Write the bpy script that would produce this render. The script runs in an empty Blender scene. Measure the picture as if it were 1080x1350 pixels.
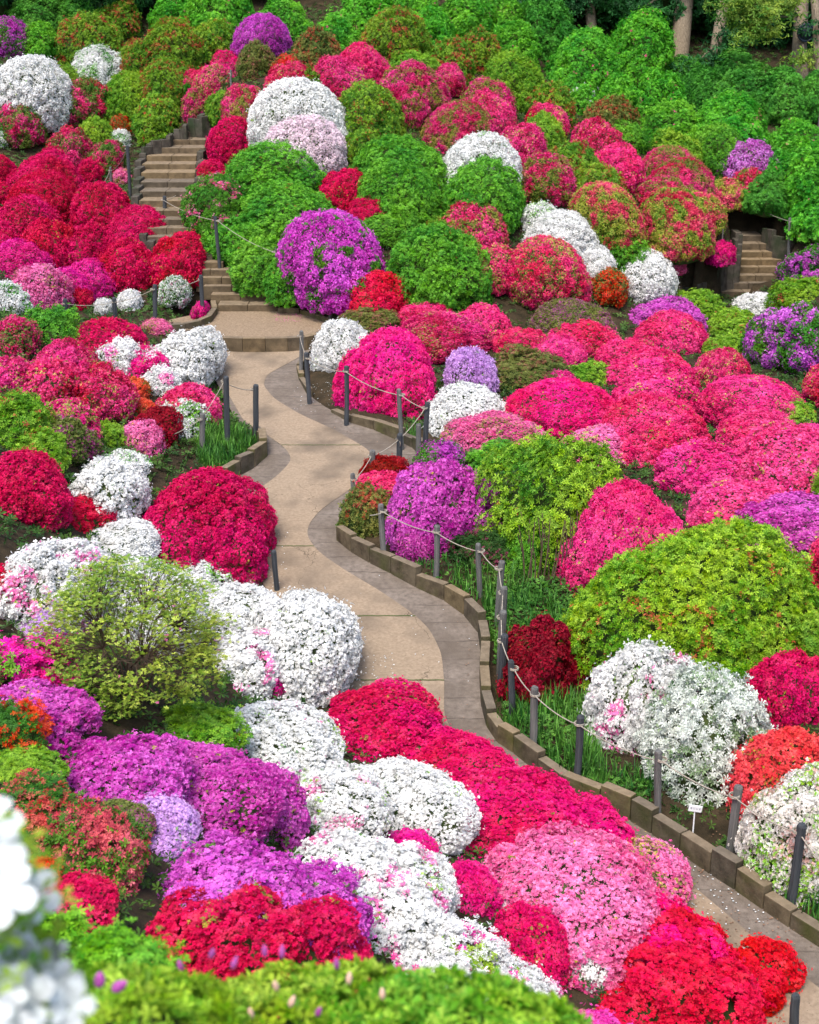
import bpy, math, random
import numpy as np
from mathutils import Vector
S = bpy.context.scene
COL = S.collection
# ------------------------------------------------------------------ camera, sky, sun, exposure
PITCH = math.radians(20.0)
FPX = 1855.0                      # focal length in pixels of the 1080x1350 photograph
CAMZ = 7.5
cam_d = bpy.data.cameras.new('camera')
cam = bpy.data.objects.new('camera', cam_d)
COL.objects.link(cam)
cam.location = (0, 0, CAMZ)
cam.rotation_euler = (math.radians(90) - PITCH, 0, 0)
cam_d.sensor_fit = 'VERTICAL'
cam_d.sensor_height = 24.0
cam_d.lens = FPX / 1350.0 * 24.0
cam_d.clip_start = 0.05
cam_d.clip_end = 2000
cam_d.dof.use_dof = True
cam_d.dof.focus_distance = 17.0
cam_d.dof.aperture_fstop = (cam_d.lens / 1000.0) / 0.0115
S.camera = cam
w = bpy.data.worlds.new('World')
S.world = w
w.use_nodes = True
nt = w.node_tree
sky = nt.nodes.new('ShaderNodeTexSky')
sky.sky_type = 'NISHITA'
sky.sun_disc = False
SUN_EL, SUN_AZ = math.radians(62), math.radians(200)     # azimuth clockwise from +Y: behind the camera's left
sky.sun_elevation = SUN_EL
sky.sun_rotation = SUN_AZ
sky.air_density = 1.0
sky.dust_density = 3.0
sky.ozone_density = 1.0
bgn = nt.nodes['Background']
bgn.inputs['Strength'].default_value = 0.15
nt.links.new(sky.outputs['Color'], bgn.inputs['Color'])
sl = bpy.data.lights.new('sun', 'SUN')
sl.energy = 1.6
sl.angle = math.radians(24)
sl.color = (1.0, 0.95, 0.87)
so = bpy.data.objects.new('sun', sl)
COL.objects.link(so)
sd = Vector((math.sin(SUN_AZ) * math.cos(SUN_EL), math.cos(SUN_AZ) * math.cos(SUN_EL), math.sin(SUN_EL)))
so.rotation_euler = sd.to_track_quat('Z', 'Y').to_euler()
S.view_settings.view_transform = 'Standard'
S.view_settings.look = 'None'
S.view_settings.gamma = 1
S.view_settings.use_curve_mapping = False
S.view_settings.exposure = 1.15
S.cycles.max_bounces = 5
S.cycles.diffuse_bounces = 3
S.cycles.glossy_bounces = 1
S.cycles.transmission_bounces = 2
S.cycles.use_denoising = True
random.seed(7)
RNG = np.random.default_rng(11)

# ------------------------------------------------------------------ survey helpers: a pixel and a height or the terrain give a point
SP, CP = math.sin(PITCH), math.cos(PITCH)
def ray(px, py):
    u, v = (px - 540) / FPX, (py - 675) / FPX
    return np.array([u, CP - v * SP, -(SP + v * CP)])
def at_z(px, py, z):
    r = ray(px, py)
    D = (z - CAMZ) / r[2]
    return np.array([r[0] * D, r[1] * D, z])
def at_d(px, py, D):
    return np.array([0, 0, CAMZ]) + ray(px, py) * D

# path height by image row, turned into height by world y
ROWS = [(1700, 0.0), (1350, 0.0), (1150, 0.03), (1040, 0.08), (945, 0.16), (850, 0.29), (750, 0.5), (670, 0.7), (600, 0.9), (540, 1.08), (490, 1.24), (455, 1.38), (440, 1.42)]
_pt = [at_z(540, r, z) for r, z in ROWS]
PY = np.array([p[1] for p in _pt]); PZ = np.array([p[2] for p in _pt])
def zpath(y): return np.interp(y, PY, PZ)
def on_path(px, py, dz=0.0):
    z = float(np.interp(-py, [-r for r, _ in ROWS], [z for _, z in ROWS]))
    return at_z(px, py, z + dz)
LEFT = [(900, 1700), (960, 1420), (985, 1350), (955, 1300), (900, 1230), (800, 1130), (700, 1050), (590, 990), (500, 940), (440, 890), (395, 830), (345, 765), (318, 700), (300, 650), (308, 634), (333, 618), (353, 601), (345, 572), (318, 555), (300, 520), (280, 480), (258, 455), (238, 440)]
RIGHT = [(1500, 1700), (1190, 1350), (1110, 1272), (1080, 1248), (1005, 1199), (960, 1170), (916, 1141), (860, 1100), (800, 1068), (740, 1043), (690, 1003), (655, 980), (640, 960), (633, 930), (631, 900), (634, 860), (630, 832), (612, 811), (587, 793), (560, 781), (500, 748), (462, 726), (441, 708), (440, 690), (450, 665), (478, 640), (520, 620), (550, 606), (543, 592), (520, 576), (470, 556), (430, 540), (405, 522), (393, 490), (398, 470), (412, 455), (420, 440)]
TANR = [(1300, 1700), (1130, 1350), (1085, 1305), (1017, 1257), (970, 1215), (925, 1178), (870, 1130), (760, 1065), (680, 1020), (610, 985), (585, 945), (586, 900), (582, 860), (566, 828), (540, 805), (500, 778), (455, 752), (420, 728), (404, 706), (407, 690), (425, 670), (455, 650), (480, 630), (500, 612), (485, 592), (440, 566), (395, 546), (362, 526), (347, 508), (352, 494), (372, 483), (397, 470), (405, 455), (412, 442)]
TANL = [(800, 1700), (960, 1420), (985, 1352), (955, 1302), (900, 1232), (800, 1132), (700, 1052), (590, 992), (500, 942), (440, 892), (395, 832), (345, 768), (318, 702), (302, 668), (330, 652), (365, 628), (386, 606), (376, 590), (350, 572), (322, 556), (302, 521), (282, 481), (262, 456), (244, 442)]
def edge_world(e):
    p = np.array([on_path(*q) for q in e])
    o = np.argsort(p[:, 1])
    return p[o]
EL, ER, TL, TR = map(edge_world, (LEFT, RIGHT, TANL, TANR))
def xl(y): return np.interp(y, EL[:, 1], EL[:, 0])
def xr(y): return np.interp(y, ER[:, 1], ER[:, 0])
YP0, YP1 = EL[0, 1], PY.max()

# terrain: thin plate through surveyed points (pixel column, row, height)
CTRL = [(300, 1250, 2.7), (0, 1200, 3.3), (100, 1060, 2.5), (175, 900, 1.9), (0, 850, 2.2), (0, 700, 2.2), (0, 500, 2.2), (0, 400, 2.2), (0, 340, 2.4), (0, 250, 3.1), (0, 120, 5.1), (0, 30, 6.8),
 (255, 770, .7), (240, 520, 1.25), (150, 480, 1.75), (60, 610, 2.0), (130, 690, 1.4), (360, 940, .6), (260, 830, 1.1), (500, 1120, .8), (390, 1130, 1.4), (480, 1230, 1.4), (620, 1240, .8), (720, 1350, .5), (900, 1350, .05),
 (230, 420, 1.65), (130, 425, 1.85), (200, 340, 2.2), (480, 420, 1.75), (560, 420, 1.7), (560, 460, 1.4), (440, 400, 1.85), (350, 360, 2.15), (250, 330, 2.4), (600, 560, .95), (585, 730, .62), (735, 770, .6), (700, 510, 1.15), (860, 500, 1.15), (860, 620, 1.05),
 (820, 400, 1.5), (640, 310, 2.7), (440, 300, 2.9), (540, 260, 3.3), (820, 300, 2.7), (910, 370, 1.6), (980, 393, 1.05), (1000, 310, 2.25), (940, 310, 2.5), (1060, 400, 1.2), (1060, 320, 2.2), (150, 250, 3.0), (150, 180, 3.95),
 (400, 190, 4.2), (600, 190, 4.1), (800, 200, 3.8), (980, 230, 3.2), (600, 100, 5.5), (800, 110, 5.1), (300, 110, 5.4), (300, 30, 6.8), (600, 22, 7.0), (800, 30, 6.6), (900, 75, 5.8), (1000, 105, 5.2), (1070, 110, 5.2), (1060, 260, 3.0), (180, 290, 2.8), (250, 170, 4.2),
 (1000, 600, 1.15), (1000, 490, 1.2), (1060, 490, 1.25), (1000, 700, 1.0), (915, 870, .4), (1050, 960, .45), (1070, 1150, .25), (1160, 1000, .7), (1180, 700, 1.6), (1180, 450, 2.0), (760, 950, .3), (1200, 200, 4.5), (-100, 700, 2.6), (-100, 400, 2.8), (-100, 100, 5.6)]
cp = [at_z(*c) for c in CTRL]
for y in np.arange(6, 26.5, 1.2):
    cp.append(np.array([float(xr(y)) + .15, y, float(zpath(y)) + .06]))
    cp.append(np.array([float(xl(y)) - .15, y, float(zpath(y)) + .12]))
cp += [np.array(c, float) for c in [(-3, 0, 6.2), (0, 0, 5.9), (-1.5, 2, 5.5), (.5, 2.2, 5.2), (-.2, 3.4, 4.6), (1.5, 1, 5.0), (3.2, 3, 2.6), (6, 2, .5), (10, 5, .6), (-4, 4, 5.3), (-6, -4, 7), (0, -5, 6.4), (6, -4, 1), (-10, 5, 6.0), (-12, 14, 4.2), (-14, 30, 4.5), (-18, 45, 8), (-10, 54, 8.6), (0, 56, 8.9), (12, 56, 8.0), (22, 45, 5.6), (20, 30, 3.4), (16, 15, 2.2)]]
cp = np.array(cp)
def _phi(d2): return 0.5 * d2 * np.log(d2 + 1e-6)
_n = len(cp)
_K = _phi(((cp[:, None, :2] - cp[None, :, :2]) ** 2).sum(-1)) + np.eye(_n) * 0.4
_P = np.c_[np.ones(_n), cp[:, :2]]
_A = np.block([[_K, _P], [_P.T, np.zeros((3, 3))]])
_w = np.linalg.solve(_A, np.r_[cp[:, 2], 0, 0, 0])
def tps(x, y):
    x = np.asarray(x, float); y = np.asarray(y, float)
    sh = np.broadcast(x, y).shape
    q = np.stack([np.broadcast_to(x, sh).ravel(), np.broadcast_to(y, sh).ravel()], 1)
    out = np.empty(len(q))
    for i in range(0, len(q), 20000):
        b = q[i:i + 20000]
        out[i:i + 20000] = _phi(((b[:, None] - cp[None, :, :2]) ** 2).sum(-1)) @ _w[:_n] + _w[_n] + b @ _w[_n + 1:]
    return out.reshape(sh)
def smooth(t):
    t = np.clip(t, 0, 1); return t * t * (3 - 2 * t)
def hill(x, y):
    return 5.5 + 0.16 * np.clip(y - 45, -60, 120) + 0.0 * x
def terrain0(x, y):
    x = np.asarray(x, float); y = np.asarray(y, float)
    far = smooth((np.hypot(x / 1.0, (y - 26)) - 26) / 12)
    far = np.maximum(far, smooth((np.abs(x) - 13) / 8))
    inb = far < 1
    t = np.array(hill(x, y), float)
    if inb.any():
        xb, yb = np.broadcast_arrays(x, y)
        t[inb] = (1 - far[inb]) * tps(xb[inb], yb[inb]) + far[inb] * t[inb]
    return t
def hit(px, py):
    r = ray(px, py)
    D = np.r_[np.arange(1.2, 12, .04), np.arange(12, 90, .08)]
    x, y, z = r[0] * D, r[1] * D, CAMZ + r[2] * D
    t = terrain0(x, y)
    k = np.nonzero(z < t)[0]
    k = k[0] if len(k) else len(D) - 1
    return np.array([x[k], y[k], t[k]]), D[k]

# staircases: key lines (row, x left, x right, height); steps are interpolated between them
def stair_lines(keys):
    out = []
    for i, (py, a, b, z) in enumerate(keys):
        out.append((at_z(a, py, z), at_z(b, py, z)))
    return out
ST_A = stair_lines([(402, 287, 366, 1.72), (388, 278, 356, 1.85), (376.5, 268, 342, 1.98), (366, 258, 326, 2.11), (355.5, 246, 308, 2.24), (345, 232, 294, 2.37), (334, 218, 280, 2.5), (322.5, 204, 268, 2.63), (311.5, 194, 259, 2.76), (300.5, 186, 253, 2.89), (289, 181, 250, 3.02), (277, 181, 249, 3.15), (264.5, 183, 250, 3.28), (252, 184, 253, 3.41), (239.5, 185, 256, 3.54), (227.5, 186, 257, 3.67), (216, 187, 258, 3.8), (205, 193, 259, 3.93), (195, 202, 270, 4.06), (184, 228, 271, 4.19), (173.5, 246, 272, 4.32), (164, 256, 284, 4.45), (156, 268, 300, 4.58)])
ST_B = stair_lines([(384.5, 942, 1020, 1.12), (373, 955, 1020, 1.27), (362.5, 971, 1022, 1.42), (352, 976, 1026, 1.56), (342, 977, 1031, 1.70), (331.7, 978, 1034, 1.84), (321.3, 978, 1026, 1.98), (310.5, 979, 1006, 2.12)])
# ground kept under steps and path
def carve(x, y, t):
    m = (y > YP0 - 1) & (y < YP1 + .3)
    dl = xl(y) - .03 - x; dr = x - (xr(y) + .1)
    d = np.maximum(dl, dr)
    k = smooth(d / .4)
    low = zpath(y) - .06
    up = np.maximum(t, np.where(dr > 0, zpath(y) + .10 - dr * .45, zpath(y) + .02 - dl * .3))
    t = np.where(m, low * (1 - k) + up * k, t)
    # landing
    a = at_z(330, 440, 1.45); b = at_z(330, 412, 1.6)
    m = (y > YP1 - .05) & (y < b[1] + 1.0)
    d = np.maximum(at_z(232, 440, 1.45)[0] - x, x - at_z(430, 440, 1.6)[0])
    k = smooth(d / .5)
    t = np.where(m, 1.45 * (1 - k) + t * k, t)
    for ST in (ST_A, ST_B):
        for i in range(len(ST)):
            (p, q) = ST[i]
            y0 = min(p[1], q[1]); y1 = (ST[i + 1][0][1] if i + 1 < len(ST) else y0 + .8)
            m = (y > y0 - .12) & (y <= y1 + .12)
            d = np.maximum(min(p[0], q[0]) - .18 - x, x - max(p[0], q[0]) - .12)
            k = smooth(d / .3)
            t = np.where(m, np.minimum(t, (p[2] - .22)) * (1 - k) + t * k, t)
    return t
WALL = np.array([at_z(897, 391, 1.12), at_z(918, 396, 1.05), at_z(944, 391, 1.05), at_z(958, 374, 1.27), at_z(975, 364, 1.42), at_z(977, 346, 1.7)])
def ground(x, y):
    x = np.asarray(x, float); y = np.asarray(y, float)
    t = carve(x, y, terrain0(x, y))
    wy = np.interp(x, WALL[:, 0], WALL[:, 1])          # the ground in front of the timber wall lies at its foot
    m = (x > WALL[0, 0] - .15) & (x < WALL[-1, 0] + .1) & (y < wy + .03) & (y > wy - 1.6)
    k = smooth((wy - y - .9) / .7)
    return np.where(m, np.minimum(t, 1.0) * (1 - k) + t * k, t)
# ------------------------------------------------------------------ planting survey: kind, column, top row, half width, foot row | label
# groups: f* = which bed; the half width and rows are only used to look up where on the slope the mound stands and how big it is
BUSHES = '''
# upper left slope
VG 18 24 32 82 | violet azalea with green gaps at the far upper left corner
BG 58 32 34 100 | bluish green leafy mound right of the upper left violet azalea
W 33 78 56 170 | large white azalea mound on the upper left slope
RGd 28 134 34 232 | low green mound with crimson buds in front of the large upper left white azalea
WG 3 160 18 205 | small white azalea cut by the left edge under the crimson budded mound
GR 120 22 46 78 | olive mound with rusty tips behind the small upper left white patch
GR 157 5 30 48 | small rusty olive mound topmost of the upper left slope
WG 127 62 42 108 | flat white and green azalea between olive mounds above the long staircase
GR 182 55 35 108 | olive mound just right of the flat white and green azalea
GR 228 28 48 102 | broad olive mound with reddish crown above the long staircase
GRl 284 29 33 88 | plain olive mound left of the round violet azalea at the top
V 343 21 41 82 | round violet azalea near the top of the slope
OL 338 56 28 106 | dark olive mound directly under the round top violet azalea
M2 301 68 24 114 | small round magenta azalea beside the light post above the long staircase
PG 283 86 28 142 | crimson and green azalea left of the pale post above the long staircase
RGt 262 90 25 160 | tall narrow mound with crimson top and green sides at the head of the long staircase
GR 217 80 41 168 | big olive green mound overhanging the top of the long staircase
GRl 208 126 34 180 | low olive mound along the left edge of the top steps
RG 262 118 26 158 | red and green mound behind the top steps of the long staircase
GRl 296 122 26 158 | small olive mound between the pale post and the large high white dome
GRl 80 84 28 126 | green mound with a few red buds left below the flat white and green azalea
RGd 118 105 36 163 | green mound with a crimson patch left of the bright olive mounds by the long staircase
YG 170 98 37 188 | tall bright yellow green mound left of the long staircase
G 264 286 24 326 | dark green bush squeezed beside the lower flight of the long staircase
GRl 197 105 25 182 | narrow green mound touching the top steps of the long staircase
YG 126 155 26 192 | small bright green mound above the dark crimson azalea at the left
RRG 160 152 16 184 | little scarlet azalea above the dark post left of the long staircase
PGd 97 168 34 222 | dark crimson speckled azalea above the solid crimson mass
RGd 143 186 26 228 | speckled red green mound left of the post at the long staircase
R 123 208 20 242 | small crimson azalea tucked above the solid crimson mass near a short post
LPG 161 222 14 258 | small pale pink and green azalea under the dark post at the long staircase
WG 160 172 15 205 | small cream and green azalea behind the dark post left of the long staircase
# solid crimson mass
R 72 196 28 228 | crimson mound at the very back of the solid crimson mass
R -5 205 26 252 | crimson mound at the back cut by the left edge
R 60 206 48 262 | broad crimson mound in the back row of the solid crimson mass
R 134 240 41 297 | crimson mound nearest the foot of the dark staircase post
R 0 240 22 290 | crimson mound cut by the left edge in the second row
R 52 229 48 302 | broad crimson mound in the middle of the solid crimson mass
R 35 258 43 317 | crimson mound left of centre in the front half of the crimson mass
R 188 275 52 337 | crimson mound at the right below the lower steps of the long staircase
R 124 293 36 347 | crimson mound in the gap between the front crimson mounds
R 2 305 22 342 | low crimson mound cut by the left edge above the magenta mound
R 66 291 46 352 | rounded crimson mound directly above the magenta mounds
R 168 318 42 392 | big round crimson mound right behind the small white bushes
R 238 308 42 398 | crimson mound at the right end overhanging the first steps
M3 30 318 41 362 | flat magenta mound under the crimson mass at the left edge
M3 119 341 35 397 | round magenta mound right of the flat magenta ones
M3 91 352 33 407 | magenta mound in the middle of the three by the crimson mass
LPGm 50 348 45 412 | dusty pink speckled mound below the flat magenta mound at the left
R 105 380 20 417 | small crimson azalea between the magenta mounds and the short post
WG 15 370 31 422 | loose white azalea with green leaves at the left edge below the pink mound
# little white bushes behind the landing
WGr 229 362 24 422 | round white and green clipped bush behind the rope by the landing
W 173 382 18 424 | small white bush second from the landing kerb
W 136 393 15 421 | smallest white bush beside the short posts
M2 264 398 13 419 | low magenta azalea beside the post at the foot of the steps
LPG 205 419 24 441 | low pinkish ground cover azalea behind the curved kerb
# left bank, middle
G 68 404 36 457 | fresh green bush with a few pink flowers at the left
PGd 15 418 33 472 | pink speckled azalea at the left edge beside the fresh green bush
R 146 418 44 472 | wide crimson azalea just below the small white bushes
W 243 436 48 512 | large white azalea beside the path head
WP 163 446 32 492 | white and pink flecked azalea left of the large path head white one
MW 196 457 31 512 | magenta azalea flecked with white between two white ones
P2 88 450 41 512 | red pink mound at the left of the bank below the crimson azalea
P2 60 472 41 542 | red pink mound behind the yellow green bush
P2 8 470 33 542 | red pink mound cut by the left edge at mid height
P2 130 478 45 562 | broad red pink mound left of the orange azalea
WP 214 482 30 525 | white flecked azalea under the magenta one in the left bank
P2 247 502 42 560 | flat red pink azalea right above the white and green bush by the fence
O 174 497 20 537 | orange azalea at the left bank upper of two
O 186 526 17 550 | small peach orange azalea above the dark red bush
WG 240 526 32 590 | white azalea over green leaves beside the left fence posts
DR 208 536 33 597 | dark wine red azalea below the orange ones
LPGm 189 553 28 610 | dusty pink azalea left of the two front fence posts
YG 143 556 21 602 | small yellow green bush between pink mounds on the left bank
PG 90 525 42 590 | speckled pink and green azalea above the dark mauve bush
MV 84 548 42 612 | dark mauve leafed azalea behind the yellow green bush
YGr 20 518 47 602 | big yellow green bush with red tips at the left edge
YGr 54 565 35 642 | yellow green bush left of the white mound
R 28 594 58 727 | big crimson azalea at the left edge below the yellow green bushes
W 135 605 50 692 | bright white mound left of the big crimson dome
WG 160 593 34 632 | small white and green azalea behind the bright white mound
R 270 614 84 765 | big crimson dome beside the path on the left
R 110 650 38 697 | crimson azalea lobe left of the bright white mound
W 155 684 54 747 | low white azalea below the bright white mound
R 230 686 43 738 | crimson lobe under the big crimson dome
MV 228 722 17 747 | small mauve azalea between white and crimson
WG 255 731 42 788 | white bush with green gaps below the big crimson dome
LPGm 322 757 16 780 | tiny pink azalea beside the lone left post
WP 62 712 78 852 | wide white azalea flecked pink behind the sparse bush
W 180 735 75 862 | white azalea seen through the sparse bush twigs
R 8 742 40 835 | crimson azalea at the left edge behind the magenta rhododendron
VL 52 808 30 855 | pale lilac azalea left of the sparse bush
# left bank, near path
W 312 772 70 868 | white mound behind the tall white dome over the path
W 388 776 80 948 | tall white dome leaning over the path
WP 322 828 58 915 | white mound with pink flecks left of the tall white dome
M 347 874 29 918 | small magenta patch azalea on the white mounds
W2 362 920 88 1012 | white and green speckled mound under the magenta patch
MGb 40 832 62 935 | magenta large flowered azalea with dark leaves at the left edge
V2 52 895 70 985 | violet azalea band running from the left edge
YGr 30 985 48 1052 | green bush with orange flecks at the left edge under the orange red azalea
OG 10 917 48 1060 | orange red azalea with green leaves at the left edge
YG 262 922 58 985 | yellow green twiggy bush above the violet mounds
V2 150 958 88 1035 | wide violet mound left of the largest violet dome
V2 262 966 96 1088 | largest violet dome on the left bank
V2 338 1012 60 1128 | violet lobe at the right foot of the largest violet dome
OG2 40 1022 62 1125 | salmon and green azalea in the bottom left behind the blurred white flowers
OG2 112 1056 68 1202 | salmon green speckled mound below the violet band
VL 205 1046 60 1112 | pale lilac azalea between the two violet mounds
MV 150 1052 45 1125 | dull olive mauve azalea left of the pale lilac one
V3 290 1104 108 1222 | pinkish violet mound above the crimson one at the bottom left
V3 405 1140 80 1262 | violet mound reaching down to the sparse white azalea
OG 60 1128 26 1162 | small orange tipped azalea at the bottom left above the crimson strip
R2 85 1150 60 1220 | crimson azalea strip above the bottom left green bush
R2 305 1160 155 1285 | widest crimson mound right above the blurred hedge
G2 60 1195 70 1285 | fresh green leafy bush at the bottom left behind blurred flowers
G2 150 1225 82 1300 | lower fresh green leafy bush touching the blurred hedge
W2 425 1002 76 1105 | white azalea with pale pink shade left of the white path side mound
W 540 994 80 1130 | white mound between the crimson bank and the violet ones
P2 371 1016 17 1042 | tiny pink azalea among the left white mounds
WP 490 1090 110 1228 | broad white mound flecked pink at the lower middle
M 537 1092 44 1150 | magenta lobe on top of the broad lower white mound
M 622 1130 38 1242 | magenta strip azalea right of the broad white mound
R2M 702 1186 50 1345 | crimson magenta strip azalea by the small white bush at the bottom
WPp 664 1187 15 1272 | narrow pinkish white azalea between two magenta strips
WGs 585 1216 98 1335 | sparse white azalea with green shoots above the blurred hedge
WP 672 1262 60 1375 | white azalea flecked magenta at the bottom centre
LP 745 1088 118 1185 | big light pink dome in the lower right centre
LPG 842 1106 68 1200 | light pink azalea with yellow green edge against the path
M4 508 902 84 1012 | crimson pink dome at the bend hiding the path
M4 602 956 70 1042 | crimson pink mound next in line below the bend
M4 680 1000 98 1122 | wide crimson pink mound beside the stone kerb
R2M 780 1056 58 1117 | low crimson mound ending the row along the path
M5 875 1173 84 1262 | bright magenta mound behind the scarlet azalea
RR 890 1192 122 1385 | large scarlet azalea at the bottom right
RR 1000 1236 52 1310 | scarlet branch reaching over the path at the bottom right
W 762 1212 38 1325 | small white azalea left of the scarlet azalea
LPm 800 1328 75 1385 | pink azalea cut by the bottom edge below the scarlet one
# right bed near the path
GRd 487 641 39 737 | boxy dark green bush with orange tips behind the kerb
DR 507 600 33 640 | dark red azalea at the far bend post
P 505 622 34 657 | hot pink azalea under the dark red one at the bend
V2 588 605 75 722 | round violet azalea behind the right fence
V2 553 688 31 745 | violet lobe hanging under the round violet azalea
DGm 640 692 50 752 | dark leafed low bush right of the round violet azalea
YGt 745 576 106 748 | tall loose yellow green shrub in the right bed
G 705 690 42 775 | lower green tuft of the right bed beside the bare stems
P 820 637 88 782 | hot pink dome behind the giant green dome
YGr2 915 686 160 895 | giant yellow green dome on the right
V2 1045 652 80 738 | violet azalea at the right edge above the giant green dome
P 1078 730 30 782 | pink azalea cut by the right edge beside the giant green dome
YG 1075 815 34 872 | yellow green azalea cut by the right edge under the giant green dome
PG 858 834 60 900 | pink red strip azalea behind the great white dome
DR2 717 821 66 938 | deep red azalea behind the fence by the kerb bend
WP 848 854 86 1015 | great white dome flecked pink in the lower right
WGg 925 882 96 1090 | grey white leafy azalea with the small sign in front
LPm 972 857 33 902 | magenta pink azalea right of the great white dome
M4 1040 860 62 962 | crimson pink mound at the right edge above the orange one
O2 1030 956 80 1062 | coral orange azalea at the right edge
WY 1070 1018 88 1145 | cream white and lime azalea behind the last fence posts
WGr 1100 1110 42 1200 | white azalea low at the right edge beside the nearest tall post
# centre, behind the fence
W 452 421 44 545 | tall white azalea at the upper fence corner
M6 511 433 70 562 | big magenta pink dome behind the upper fence
OL 487 405 44 436 | low olive bush between the scarlet bush and the white azalea
P 562 399 42 432 | pink red mound right of the low olive bush
P2 585 411 68 472 | wide pink red mound above the big magenta dome
P 640 402 45 457 | pink red mound in the second row under the green domes
P 680 432 36 472 | small pink red mound left of the dark olive bush
VL 622 458 43 532 | pale lilac azalea right of the big magenta dome
OL 697 460 54 517 | dark olive brown bush in the middle of the pinks
W 620 507 58 582 | white azalea band sloping down to the fence
LPG 655 541 70 603 | speckled pale pink azalea under the white band
VG 580 580 38 627 | loose violet azalea behind the last upper fence posts
G 658 582 42 628 | green low bush between violet and tall yellow green shrub
P 660 530 24 552 | little hot pink mound at the right end of the white band
# middle slope, centre
G 384 330 36 428 | dark green bush left of the bright violet azalea
Vd 445 278 70 380 | bright violet azalea dome in the centre
RR2 497 358 48 412 | round scarlet pink bush in front of the bright violet dome
G 577 299 63 404 | large green clipped dome right of the bright violet one
PG 650 322 37 410 | red pink mound right of the large green clipped dome
G 700 356 21 410 | small green mound between two red pink ones
PG 717 309 55 402 | red pink speckled mound left of the white path side bushes
RRG 798 354 28 402 | low orange red bush left of the white rounded one
G 302 288 44 338 | dark green bush over the first steps with a post in front
G 344 316 44 368 | low green bush above the landing steps
R 453 225 34 273 | small crimson mound in the middle of the green ones
R 487 259 32 292 | smaller crimson mound above the bright violet dome
G 500 283 36 312 | green mound just above the right of the bright violet dome
RG 627 267 44 337 | red and green speckled mound above the large green clipped dome
GR 590 283 34 322 | yellow green mound with red tips behind the large green clipped dome
G 372 243 72 312 | wide bright green mound left above the bright violet dome
GRp 292 232 50 322 | green mound with pink patches beside the lower part of the long staircase
G 368 188 66 247 | dark green mound under the pale pink and white dome
R 308 155 34 214 | crimson mound right of the upper steps of the long staircase
R 280 210 20 246 | small crimson azalea beside the middle of the long staircase
W 396 107 66 187 | large white dome high on the slope
WPp 393 156 62 227 | pale pinkish white mound under the large high white dome
GRl 490 111 47 187 | green mound with red buds right of the large high white dome
GRl 478 172 30 212 | small yellow green mound right of the pale pinkish white mound
G 525 183 65 252 | wide bright green mound in the upper centre
G 527 216 56 287 | green mound overlapping below the wide bright green mound
W3 626 178 55 252 | white azalea with green gaps in the upper centre
G 632 211 55 312 | large green dome just below the upper centre white azalea
WG 712 268 28 302 | sparse white and dark green azalea behind the white bushes
W 740 281 50 337 | white mound right of centre half way up
W 783 325 30 364 | smaller white mound below the half way white one
G 820 303 32 352 | small green mound above the rounded white bush
W 852 332 38 394 | rounded white bush beside a fence post at the foot of the slope
LP 890 338 15 384 | narrow pale pink bush at the side of the rounded white one
RGy 894 250 50 356 | yellow green dome with a crimson patch left of the short staircase
# upper slope, centre
RG 325 113 32 157 | red and green mound left of the large high white dome
P2 380 84 32 122 | red pink mound above left of the large high white dome
RRG 378 74 22 97 | small red bush under the round top violet azalea
P 478 60 42 107 | bright pink red mound near the top centre
P2 445 76 38 117 | pink red mound just left below the topmost bright pink one
GR 415 90 23 120 | tiny rusty mound above the large high white dome
GRd 417 39 36 82 | olive brown mound right of the round top violet azalea
BG 440 20 36 62 | blue green mound in the top row above the olive brown mound
BG 370 0 42 48 | blue green bush at the top edge left of centre
GR 517 14 46 80 | broad rusty olive mound at the top centre
YG 545 68 36 98 | yellow green mound below the broad rusty olive mound
RG 545 84 44 152 | speckled red green mound right of the topmost bright pink one
P2 590 85 24 132 | narrow pink red mound beside the speckled one
P 530 108 26 174 | pink red mound squeezed right of the red budded green mound
GR 592 53 33 102 | dark rusty mound in the upper centre right
GR 630 40 32 88 | rusty mound next to the bluish green shrubs
RG 645 105 36 152 | pink and rust mound on the upper slope right of centre
P2 645 124 34 167 | pink red mound just under the pink and rust one
RG 603 137 48 192 | broad red green mound above the upper centre white azalea
P2 686 165 35 217 | pink red mound right of the upper centre white azalea
YG 680 70 43 128 | olive green mound with light tips upper right of centre
BG 570 12 42 60 | blue green bush in the top row behind the rusty mounds
BG 680 30 38 78 | bright blue green bush above the olive green mound
GR 720 110 35 157 | green mound with rust tips left of the bluish shrubs
P2 720 138 30 172 | small pink mound under the rust tipped green one
YG 716 150 32 197 | yellow green mound left of the round pink mound
# upper slope, right
BG 765 42 60 108 | bluish green shrub with a few pink flowers at the upper right
BG 838 18 55 112 | tall bluish green shrub left of the first tree trunk
BG 873 95 38 152 | bluish green shrub below the first tree trunk
BG 815 100 42 157 | bluish green shrub left of the others on the upper right
WGl 765 115 22 152 | small green shrub with white flowers on the upper right slope
BG 888 135 50 192 | wide bluish green shrub in the middle of the upper right
BG 965 125 60 197 | widest bluish green shrub below the tree trunks
DG 990 86 55 142 | dark leafy shrub in the shade of the trees
DG 930 92 40 140 | dark leafy shrub at the foot of the second trunk
BG 1045 160 45 222 | bluish green shrub near the right edge below the trees
BG 1060 190 55 272 | large bluish green shrub on the right edge
BG 1080 255 40 312 | bluish green shrub right of the short staircase post
M2 950 320 20 346 | low magenta azalea behind the dark stepped timber wall
DG 1006 226 34 286 | dark green shrub behind the short staircase
DG 910 76 38 106 | dark leafy shrub behind the first big trunk
DG 962 66 46 112 | dark leafy shrub between the second and third trunks
DG 1028 92 42 150 | dark leafy shrub in front of the thick reddish trunk
DG 1080 96 40 152 | dark leafy shrub at the right edge under the trees
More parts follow.
